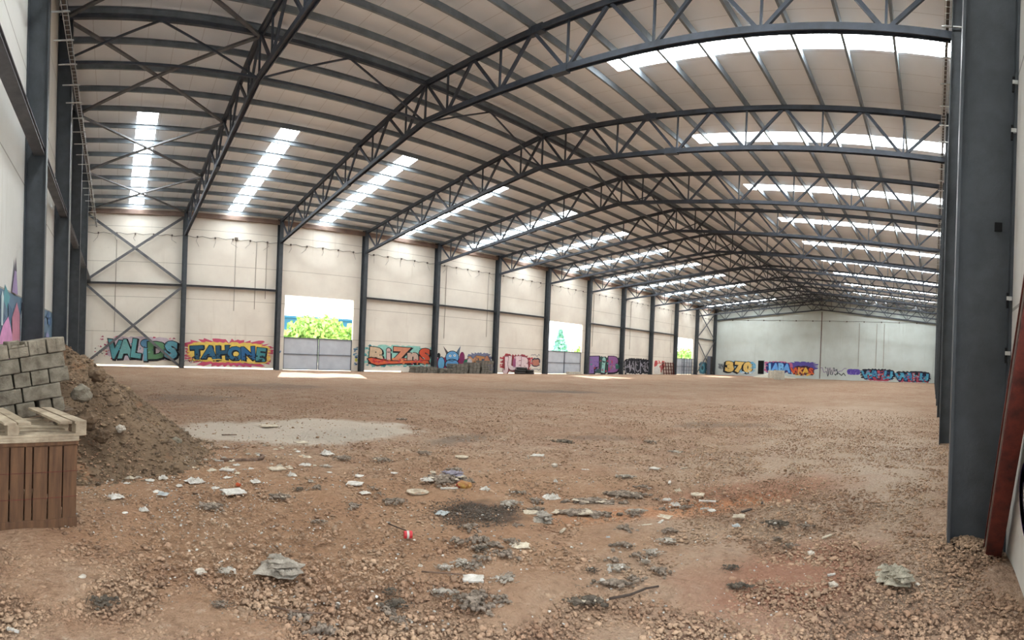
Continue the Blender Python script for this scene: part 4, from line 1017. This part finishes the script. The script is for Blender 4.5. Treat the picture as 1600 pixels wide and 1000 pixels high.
def litter(kind, x, y, w_, label, i):
    rd = random.Random(100 + i); z = ground(x, y); rz = rd.uniform(-.5, .5) + .1; depth = w_ * 1.05
    if kind == 'rag':
        mt = 'green_rag' if 'green' in label else 'purple_rag' if 'purple' in label else 'grey_rag'
        b_ = sheet(w_, w_ * .95, .035 + .03 * w_, 26, 22, rd, .006); cat = 'rag'; nm = 'rag'
        o = b_.build(nm, mt, None, True)
        e = sheet(w_ * .6, w_ * .5, .035, 16, 12, rd, .006).build('fold', mt, o, True); e.location = (w_ * .22, -w_ * .2, .035); e.rotation_euler = (.1, .05, .8)
        for q in range(3):
            e = sheet(w_ * .75, w_ * .16, .04, 18, 6, rd, .006).build('fold', mt, o, True); e.location = (w_ * (.1 * q - .05), w_ * (.22 - .24 * q), .04 + .01 * q); e.rotation_euler = (.05, -.04, -.25 + .3 * q)
    elif kind in ('paper', 'bag'):
        b_ = sheet(w_, depth * .8, (.015 if 'flat' in label or 'card' in label else .04) + .04 * w_ * (2.2 if kind == 'bag' else 1), 14, 12, rd); nm = 'paper_scrap' if kind == 'paper' else 'plastic_sack'; cat = 'paper scrap' if kind == 'paper' else 'sack'
        o = b_.build(nm, 'paper' if 'cream' not in label and 'yellow' not in label else 'card', None, False)
    elif kind == 'film':
        o = sheet(w_, depth, .03, 12, 10, rd, .002).build('plastic_film', 'film', None, True); cat = 'plastic film'
    elif kind == 'flat':
        o = sheet(w_, w_ * .8, .018, 8, 6, rd, .012).build('cardboard_scrap', 'card' if rd.random() < .5 else 'paper', None, False); cat = 'flat scrap'
    elif kind == 'tray':
        b_ = MB(); n = 24; vs = []
        for r1, z1 in ((.7, 0), (1, .035), (.97, .04), (.66, .008)): vs += [(w_ / 2 * r1 * math.cos(2 * PI * k / n), w_ * .42 * r1 * math.sin(2 * PI * k / n), z1) for k in range(n)]
        fs = [(q * n + k, q * n + (k + 1) % n, (q + 1) * n + (k + 1) % n, (q + 1) * n + k) for q in range(3) for k in range(n)] + [tuple(range(3 * n, 4 * n))]
        o = b_.add(vs, fs).build('cardboard_tray', 'card', None, False); cat = 'tray'
    elif kind == 'strip':
        b_ = MB(); t_ = .012; b_.box(-w_ / 2, w_ / 2, -w_ * .09, w_ * .09, 0, t_)
        for q in range(3): b_.box(-w_ / 2 + w_ * .2 * q, -w_ / 2 + w_ * (.2 * q + .15), -w_ * .09 - .008, w_ * .09, t_, t_ + .004)
        mt = 'dark_stick' if 'dark' in label else 'stick' if 'stick' in label else 'card' if 'plank' in label or 'grey' in label else 'paper'
        o = b_.build('litter_strip', mt); cat = 'strip'; rz = rd.uniform(-.9, .5)
        if 'slanted' in label: rz = -1.1
        if 'brown stick' in label: rz = .1
    elif kind in ('stone', 'chip', 'brick'):
        vs, fs = rock_vf(w_ * .5, i, 2); b_ = MB().add([(v.x, v.y * .8, v.z * (.25 if kind == 'chip' else .6) + w_ * .12) for v in vs], fs)
        mt = 'brick_red' if 'brick' in label else 'yellow' if 'yellow' in label else 'pale_stone' if kind == 'stone' else 'paper'
        o = b_.build({'stone': 'stone', 'chip': 'plaster_chip', 'brick': 'brick_fragment' if 'brick' in label else 'crumpled_packet'}[kind], mt); cat = {'stone': 'stone', 'chip': 'chip', 'brick': 'fragment' if 'brick' in label else 'packet'}[kind]
        if 'packet' in label:
            e = MB().add([(v.x * .5 - w_ * .3, v.y * .5, v.z * .4 + w_ * .1) for v in vs], fs).build('red_flap', 'red', o); e['label'] = 'red flap'
    elif kind == 'can':
        o = MB().tube((-w_ / 2, 0, .035), (w_ / 2, 0, .035), .033, 12).build('drink_can', 'red'); MB().tube((-w_ * .18, 0, .035), (w_ * .1, 0, .035), .0345, 12).build('label_band', 'paper', o); cat = 'can'
    else:                                           # clump: matted wool, threads and crumbs
        mt = 'dark_wool' if 'dark' in label else 'wool'; b_ = MB(); n = int(22 + w_ * 190); pale = 'white' in label or 'pale' in label
        long_ = 'row' in label or 'long' in label or 'elongated' in label
        for q in range(n):
            u = rd.gauss(0, .27) * w_ * (1.25 if long_ else 1); v = rd.gauss(0, .24) * w_ * (.45 if long_ else .95) + .08 * w_ * math.sin(9 * u / w_); s = min(w_ * rd.uniform(.035, .11), .03)
            vs, fs = rock_vf(s, rd.randint(0, 9999), 1)
            b_.add([(a.x * 1.3 + u, a.y + v, a.z * .7 + s * .35 + max(0, .035 - abs(u) * .1 - abs(v) * .2)) for a in vs], fs)
        for q in range(int(n * .5)):
            u, v = rd.gauss(0, .3) * w_, rd.gauss(0, .25) * w_ * (.5 if long_ else 1); a = rd.uniform(0, 6.3); l_ = rd.uniform(.02, .06)
            b_.tube((u, v, .008), (u + l_ * math.cos(a), v + l_ * math.sin(a), .012 + rd.random() * .03), .0018, 4)
        o = b_.build('litter_clump', mt if not (pale and w_ < .2 and 'dark' not in label) else 'grey_rag', None, False); cat = 'litter clump'
        if w_ > .16 or pale:
            e = MB()
            for q in range(4 if w_ < .3 else 11):
                sh = sheet(w_ * rd.uniform(.14, .3), w_ * rd.uniform(.1, .22), .012, 5, 4, rd, .004); u, v, a = rd.gauss(0, .26) * w_, rd.gauss(0, .16) * w_ * (.5 if long_ else 1), rd.random() * 6
                e.add([(p[0] * math.cos(a) - p[1] * math.sin(a) + u, p[0] * math.sin(a) + p[1] * math.cos(a) + v, p[2] + .03) for p in sh.v], sh.f)
            e.build('paper_bits', 'paper' if pale else 'card', o)['kind'] = 'stuff'
        rz = -math.atan2(x, y) * 1.0 if not long_ else -math.atan2(x, y) + .05
    if kind not in ('clump', 'strip'): rz += -math.atan2(x, y)
    o.location = (x, y, z + (.0 if 'lying' not in label else .03)); o.rotation_euler = (0, 0, rz)
    tag(o, label, cat)
for i, (kd, x, y, w_, lab) in enumerate(DEBRIS): litter(kd, x, y, w_, lab, i)
# small litter that nothing tells apart, piece by piece
rd = random.Random(77)
protos = [sheet(.09, .07, .02, 6, 5, rd, .003).build('litter_flake', 'paper'), sheet(.12, .07, .025, 6, 5, rd, .003).build('litter_flake', 'card'), sheet(.07, .06, .02, 5, 4, rd, .003).build('litter_flake', 'grey_rag')]
spots = []
while len(spots) < 46:
    x, y = rd.uniform(-.1, 2.9), rd.uniform(5.0, 8.0)
    if mound_z(x, y) < .03 and y > 5.2 + .25 * x and math.hypot(x - 1.6, y - 6.9) < 1.9: spots.append((x, y))
for i, (x, y) in enumerate(spots):
    o = protos[i] if i < 3 else protos[i % 3].copy()
    if i >= 3: COL.objects.link(o)
    o.location = (x, y, gz(x, y)); o.rotation_euler = (rd.uniform(-.1, .1), rd.uniform(-.1, .1), rd.uniform(0, 6)); k_ = rd.uniform(.6, 1.5); o.scale = (k_, k_, k_)
    tag(o, 'tiny litter flake strewn among the scraps between the earth mound and the curved branch', 'litter flake', 'litter flakes by the mound')
tufts = []
for q in range(3):
    b_ = MB()
    for _ in range(26):
        vs, fs = rock_vf(rd.uniform(.006, .016), rd.randint(0, 9999), 1); u, v = rd.gauss(0, .035), rd.gauss(0, .028); b_.add([(a.x * 1.3 + u, a.y + v, a.z * .8 + .012 + max(0, .02 - abs(u) * .3)) for a in vs], fs)
    tufts.append(b_.build('wool_tuft', 'wool'))
cl_c = [(2.75, 2.95, .22), (3.0, 3.3, .25), (2.15, 2.55, .2), (1.3, 2.75, .25), (3.6, 2.3, .25), (4.6, 3.6, .45), (5.2, 2.9, .4), (2.9, 5.2, .4)]
for i in range(54):
    cx_, cy_, sd_ = cl_c[i % len(cl_c)]; x, y = rd.gauss(cx_, sd_), rd.gauss(cy_, sd_ * .8)
    o = tufts[i] if i < 3 else tufts[i % 3].copy()
    if i >= 3: COL.objects.link(o)
    o.location = (x, y, gz(x, y)); o.rotation_euler = (0, 0, rd.uniform(0, 6)); k_ = rd.uniform(.6, 1.4); o.scale = (k_, k_, k_)
    tag(o, 'tiny grey wool tuft scattered loose on the foreground dirt among the larger clumps', 'wool tuft', 'loose wool tufts')
# curved branch, thin sticks
def branch(name, pts, r0, r1, mt, label):
    b_ = MB(); n = len(pts)
    for i, (p, q) in enumerate(zip(pts, pts[1:])): b_.tube(p, q, r0 + (r1 - r0) * i / n, 9)
    tag(b_.build(name, mt, None, True), label, 'branch')
branch('branch', [(1.5, 6.98, .04), (1.62, 6.93, .05), (1.78, 6.9, .05), (1.92, 6.9, .05), (2.03, 6.94, .05), (2.12, 7.04, .05), (2.16, 7.16, .05), (2.14, 7.26, .04)], .028, .018, 'stick', 'curved brown branch lying right of the earth mound')
branch('stick', [(2.45, 4.1, .03), (2.47, 3.97, .03), (2.5, 3.86, .03)], .006, .004, 'dark_stick', 'thin dark stick behind the crushed red and white can')
branch('stick', [(2.85, 1.96, .03), (2.98, 1.88, .035), (3.12, 1.84, .04), (3.22, 1.8, .03)], .009, .005, 'dark_stick', 'dark twig poking from the long grey green clump')
branch('stick', [(2.15, 3.1, .02), (2.3, 2.95, .03), (2.42, 2.86, .02)], .006, .004, 'stick', 'thin twig between the grey rag and the dark fluffy clump')
branch('stick', [(1.0, 3.0, .02), (1.12, 2.88, .03), (1.25, 2.84, .02)], .006, .004, 'stick', 'short twig in front of the pale stone')

# ---------------------------------------------------------------- crate, pallets and block stack, lower left
cratep = Vector((-.28, 4.45, 0)); ca = math.atan2(.42, .91)       # local +x runs left along the front, +y away from the camera
def local(name, label, cat, off, rz=0, group=None):
    d = Vector((-math.cos(ca), -math.sin(ca), 0)); n_ = Vector((-math.sin(ca), math.cos(ca), 0))
    p = cratep + d * off[0] + n_ * off[1]; return thing(name, label, cat, (p.x, p.y, off[2]), ca + rz, group)
t = local('plank_crate', 'brown crate of upright planks in the lower left corner', 'crate', (0, 0, 0))
# local x negative = left
WC, DC, HT = 1.3, 1.0, .76
px = 0; wds = [.135, .13, .135, .07, .13, .135, .13, .13, .135, .13]; x_ = 0
for i, w_ in enumerate(wds):
    if -x_ + w_ > WC: break
    bevel(MB().box(x_ - w_ + .006, x_ - .006, .0, .02, .08, HT - .03).build('front_plank', 'plank', t), .003); x_ -= w_
WC = -x_
for i in range(7): bevel(MB().box(-.02, 0, .02 + i * .14, .145 + i * .14, .08, HT - .03).build('side_plank', 'plank', t), .003)
for i in range(7): MB().box(-WC, -WC + .02, .02 + i * .14, .145 + i * .14, .08, HT - .03).build('side_plank', 'plank', t)
MB().box(-WC, 0, DC - .02, DC, .08, HT - .03).build('back_panel', 'plank', t)
bb = MB(); pts = [(0, .0), (-.12, .0)] + [(-.12 - .5 * i / 10, .035 * math.sin(PI * i / 10)) for i in range(1, 10)] + [(-.62, 0), (-.78, 0)] + [(-.78 - .42 * i / 10, .035 * math.sin(PI * i / 10)) for i in range(1, 10)] + [(-WC, 0)]
v_ = []
for u, z_ in pts: v_ += [(u, -.012, z_), (u, -.012, .1), (u, .015, z_), (u, .015, .1)]
fs = []
for i in range(len(pts) - 1):
    o_ = 4 * i; fs += [(o_, o_ + 1, o_ + 5, o_ + 4), (o_ + 2, o_ + 6, o_ + 7, o_ + 3), (o_ + 1, o_ + 3, o_ + 7, o_ + 5), (o_, o_ + 4, o_ + 6, o_ + 2)]
bb.add(v_, fs + [(0, 2, 3, 1)]); bb.build('base_board', 'plank', t)
for z_ in (.28, .5): MB().box(-WC, 0, -.003, .0, z_, z_ + .004).build('wire_band', 'rust', t)
MB().box(-WC, 0.0, -.01, .03, HT - .03, HT).build('top_rail', 'plank', t)
MB().box(-WC, 0.0, 0, DC, HT - .04, HT - .03).build('lid', 'plank', t)
def pallet(name, label, off, rz, L_, D_, mt, slats_x=True, group='wooden pallets', hb=.09):
    t = local(name, label, 'pallet', off, rz, group)
    for i in range(3): bevel(MB().box(-L_, 0, i * (D_ - .1) / 2, i * (D_ - .1) / 2 + .1, 0, .02).build('bottom_board', mt, t), .002)
    for i in range(3):
        for j in range(3): bevel(MB().box(-.1 - j * (L_ - .1) / 2, -j * (L_ - .1) / 2, i * (D_ - .1) / 2, i * (D_ - .1) / 2 + .1, .02, .02 + hb).build('block', mt, t), .003)
    if slats_x:
        xs_ = [0, -.135, -.5, -.62, -1.0, -1.1]
        for xx in xs_:
            if -xx + .11 <= L_ + .02: bevel(MB().box(xx - .11, xx, 0, D_, .02 + hb, .042 + hb).build('slat', mt, t), .002)
    else:
        for i in range(6): bevel(MB().box(-L_, 0, i * (D_ - .1) / 5, i * (D_ - .1) / 5 + .09, .02 + hb, .042 + hb).build('slat', mt, t), .002)
    return t
pallet('wooden_pallet', 'pale pallet lying flat directly on the plank crate lid', (.0, -.02, HT), 0, 1.3, .95, 'pallet', False, hb=.0)
pallet('wooden_pallet', 'pale pallet with wide gaps, topmost on the plank crate', (-.07, -.01, HT + .043), .02, 1.3, .95, 'pallet', True, hb=.085)
# dark crate and pallet behind, carrying the blocks
bx, by = -.42, 6.05; tilt = R(9.5)
def bl(name, label, cat, u, v, w, group=None):
    """point on the tilted block stack: u to the left from its right end, v away, w up"""
    ct, st = math.cos(tilt), math.sin(tilt); fx, fy = math.cos(bang), math.sin(bang)
    uu = -u * ct - w * st; ww = -u * st + w * ct
    t = thing(name, label, cat, (bx + uu * fx - v * fy, by + uu * fy + v * fx, bz0 + ww), 0, group); t.rotation_euler = (0, -tilt, bang); return t
bang = .33; bz0 = .72
t = bl('old_pallet', 'weathered grey pallet tilted under the concrete block stack', 'pallet', 0, 0, 0, 'old pallets')
for i in range(6): MB().box(-1.55, .0, i * .18, i * .18 + .13, .085, .105).build('slat', 'old_pallet', t)
for j in range(3): MB().box(-.1 - j * .65 - .2, -j * .65 - .2, 0, .9, .02, .085).build('stringer', 'old_pallet', t)
for i in range(3): MB().box(-1.55, -.15, i * .42, i * .42 + .1, 0, .02).build('bottom_board', 'old_pallet', t)
t = thing('dark_crate', 'dark low wooden crate in shade under the tilted old pallet', 'crate', (bx - .28, by + .05, 0), bang)
for i in range(10): MB().box(-.13 * i - .12, -.13 * i, 0, .02, .05, .41).build('front_plank', 'old_pallet', t)
MB().box(-1.32, 0, .02, .85, .05, .40).build('body', 'old_pallet', t); MB().box(-1.32, 0, -.02, .02, .0, .05).build('base_board', 'old_pallet', t)
for u_ in (-.2, .62): MB().box(-u_ - .12, -u_, 0, .8, .4, .71 - .167 * (u_ + .4)).build('bearer', 'pallet', t)
def block_mb(l_, d_, h, hollow=True, seed=0):
    """hollow concrete block, two cells open on the ends of the long axis"""
    b_ = MB(); t_ = .03
    if not hollow: return b_.box(-l_, 0, 0, d_, 0, h)
    b_.box(-l_, 0, 0, t_, 0, h); b_.box(-l_, 0, d_ - t_, d_, 0, h)
    for a in (0, l_ / 2 - t_ / 2, l_ - t_): b_.box(-a - t_, -a, t_, d_ - t_, 0, h)
    b_.box(-l_ + .0, 0, t_, d_ - t_, h * .93, h * .97); return b_
rows = [  # (u0, u1, v0) per block in each course, from the top course down; u in metres left of the stack's right end
    ([(0, .215), (.22, .43), (.435, .66), (.665, .88), (.89, 1.10), (1.11, 1.32)], 4), ([(.03, .55), (.56, 1.07), (1.08, 1.45)], 3), ([(0, .235), (.24, .45), (.455, .65), (.665, .88), (.89, 1.10), (1.11, 1.32)], 2),
    ([(.12, .57), (.58, 1.09), (1.10, 1.45)], 1), ([(.1, .24), (.25, .4), (.45, .67), (.68, .89), (.9, 1.1), (1.12, 1.32)], 0)]
names = ['bottom', 'second', 'third', 'fourth', 'top']
k_ = 0
for blocks, lev in rows:
    for j, (u0, u1) in enumerate(blocks):
        w_ = u1 - u0; k_ += 1; rd = random.Random(k_); top_h = .165
        nm = '%s course of the block stack, %s from the right' % (names[lev], ORD[j + 1])
        head = w_ < .3
        tb = bl('concrete_block', ('square-ended grey block, ' if head else 'long grey block, ') + nm, 'concrete block', u0, rd.uniform(-.015, .02), .107 + lev * .172, 'stacked concrete blocks')
        d_ = .46 if head else .215
        b_ = MB()
        if lev == 4 and j == 2:          # the broken one lying raised, its cell open to the top
            b_.box(-w_, 0, 0, d_, 0, .11); b_.box(-w_, -w_ + .03, 0, d_, .11, .2); b_.box(-.03, 0, 0, d_, .11, .17); b_.box(-w_ + .03, -.03, d_ - .06, d_, .11, .19); b_.box(-w_ + .03, -.03, 0, .03, .11, .14)
            tb['label'] = 'broken hollow block with an open cell, on the top course of the block stack'
        elif head: b_.box(-w_ + .004, -.004, 0, d_, 0, top_h)
        else: b_.box(-w_ + .004, -.004, 0, d_, 0, top_h)
        o = bevel(b_.build('body', 'block_pale' if lev == 4 else 'block', tb), .012, 2)
        if head: 
            e = MB(); e.box(-w_ * .52, -w_ * .48, -.004, 0, .01, top_h - .01).build('rib', 'block', tb)
            # rows behind carry the stack's depth
for lev in range(5):
    for j in range(2):
        tb = bl('concrete_block', 'rear concrete block, %s course of the stack, %s from the right' % (names[lev], ORD[j + 1]), 'concrete block', .06 + j * .55, .5, .107 + lev * .172, 'stacked concrete blocks')
        bevel(MB().box(-.5, 0, 0, .2, 0, .165).build('body', 'block', tb), .012, 2)
# rubble where the stack meets the mound
for i, (x, y, z, r_, lab) in enumerate([(-.38, 6.55, .95, .13, 'broken earth covered block lump right of the block stack'), (-.33, 6.5, .62, .15, 'dirt crusted lump at the lower right of the block stack'), (-.12, 6.35, .46, .1, 'small brown lump on the mound face'),
        (.12, 6.75, .5, .06, 'pale round stone halfway down the mound'), (.9, 7.25, .24, .09, 'upper pale torn sack chunk in the mound flank'), (-.2, 7.2, 1.15, .12, 'dark lump near the crest of the mound'), (.35, 6.9, .34, .07, 'flat grey stone in the mound face')]):
    vs, fs = rock_vf(r_, 300 + i, 3)
    tag(MB().add([(a.x, a.y, a.z * .8) for a in vs], fs).build('rubble_lump', 'block' if i in (0, 6, 4) else 'mound_dirt' if i != 3 else 'pale_stone', None, False, (x, y, z)), lab, 'rubble')

# ---------------------------------------------------------------- outside: trees, hedge, building
def crown(b_, cx, cyy, cz, rx, ry, rz_, n, rd, leaf=.28):
    for _ in range(n):
        while True:
            d = Vector((rd.gauss(0, 1), rd.gauss(0, 1), rd.gauss(0, 1)))
            if d.length > .1: break
        d.normalize(); k = rd.uniform(.55, 1) + .12 * math.sin(5 * d.x + 4 * d.z)
        p = Vector((cx + d.x * rx * k, cyy + d.y * ry * k, cz + d.z * rz_ * k)); a = Vector((rd.gauss(0, 1), rd.gauss(0, 1), rd.gauss(0, 1))).normalized(); c_ = a.cross(Vector((rd.gauss(0, 1), rd.gauss(0, 1), rd.gauss(0, 1)))).normalized(); s = leaf * rd.uniform(.6, 1.2)
        b_.add([p - a * s - c_ * s * .5, p + a * s - c_ * s * .5, p + a * s * .8 + c_ * s * .5, p - a * s * .8 + c_ * s * .5], [(0, 1, 2, 3)])
def tree(label, x, y, h, r, n, mt='leaf', conical=False, seed=1):
    rd = random.Random(seed); t = thing('tree', label, 'tree', (x, y, 0)); b_ = MB()
    if conical:
        for q in range(9): f = q / 8; crown(b_, 0, 0, h * (.2 + .78 * f), r * (1 - f * .9), r * (1 - f * .9), h * .1, n // 9, rd)
    else:
        crown(b_, 0, 0, h * .55, r, r, h * .45, n // 2, rd)
        for q in range(5): a = q * 1.3; crown(b_, r * .6 * math.cos(a), r * .5 * math.sin(a), h * (.4 + .08 * q), r * .55, r * .55, h * .3, n // 10, rd)
    b_.build('foliage', mt, t); MB().tube((0, 0, -.1), (0, 0, h * .7), .12, 8).build('trunk', 'bark', t)
tree('wide light green tree seen over the nearest gate', 20.2, 50, 5.0, 3.2, 2600, seed=2)
tree('light green tree at the right of the nearest gate opening', 25.2, 51, 4.4, 1.9, 1200, seed=3)
tree('low green tree at the left of the nearest gate opening', 16.0, 50, 2.8, 1.5, 600, seed=4)
tree('bluish conifer seen over the middle gate', 58.6, 51, 5.6, 1.9, 1400, 'dark_leaf', True, 5)
tree('small dim conifer left of the bluish one, over the middle gate', 55.3, 53, 4.6, .9, 500, 'dark_leaf', True, 6)
tree('low round green bush over the middle gate, right side', 63.2, 50, 3.9, 2.2, 900, seed=7)
tree('bushy green tree seen over the farthest gate', 97, 51, 5.2, 4, 1500, seed=8)
tree('second green bush over the farthest gate, right side', 103.5, 52, 4.6, 3, 900, seed=9)
hb = MB(); rd = random.Random(4)
for i in range(26): crown(hb, 53 + i * 2.2, 45.5, 1.3, 1.5, 1, 1.6 + .4 * math.sin(i * 1.7), 90, rd)
tag(hb.build('hedge', 'leaf'), 'low yellow green hedge running beyond the middle and farthest gates', 'hedge')
t = thing('industrial_building', 'blue clad low building behind the trees at the nearest gate', 'building', (30, 72, 0))
MB().box(-12, 12, 0, 10, 0, 6.1).build('wall', 'blue_cladding', t); MB().box(-12.3, 12.3, -.3, 10.3, 6.1, 6.4).build('roof_edge', 'blue_cladding', t)
for i in range(4): MB().box(-10 + i * 5.5, -7.5 + i * 5.5, -.06, 0, 0, 3.2).build('shutter_door', 'gate_sheet', t)
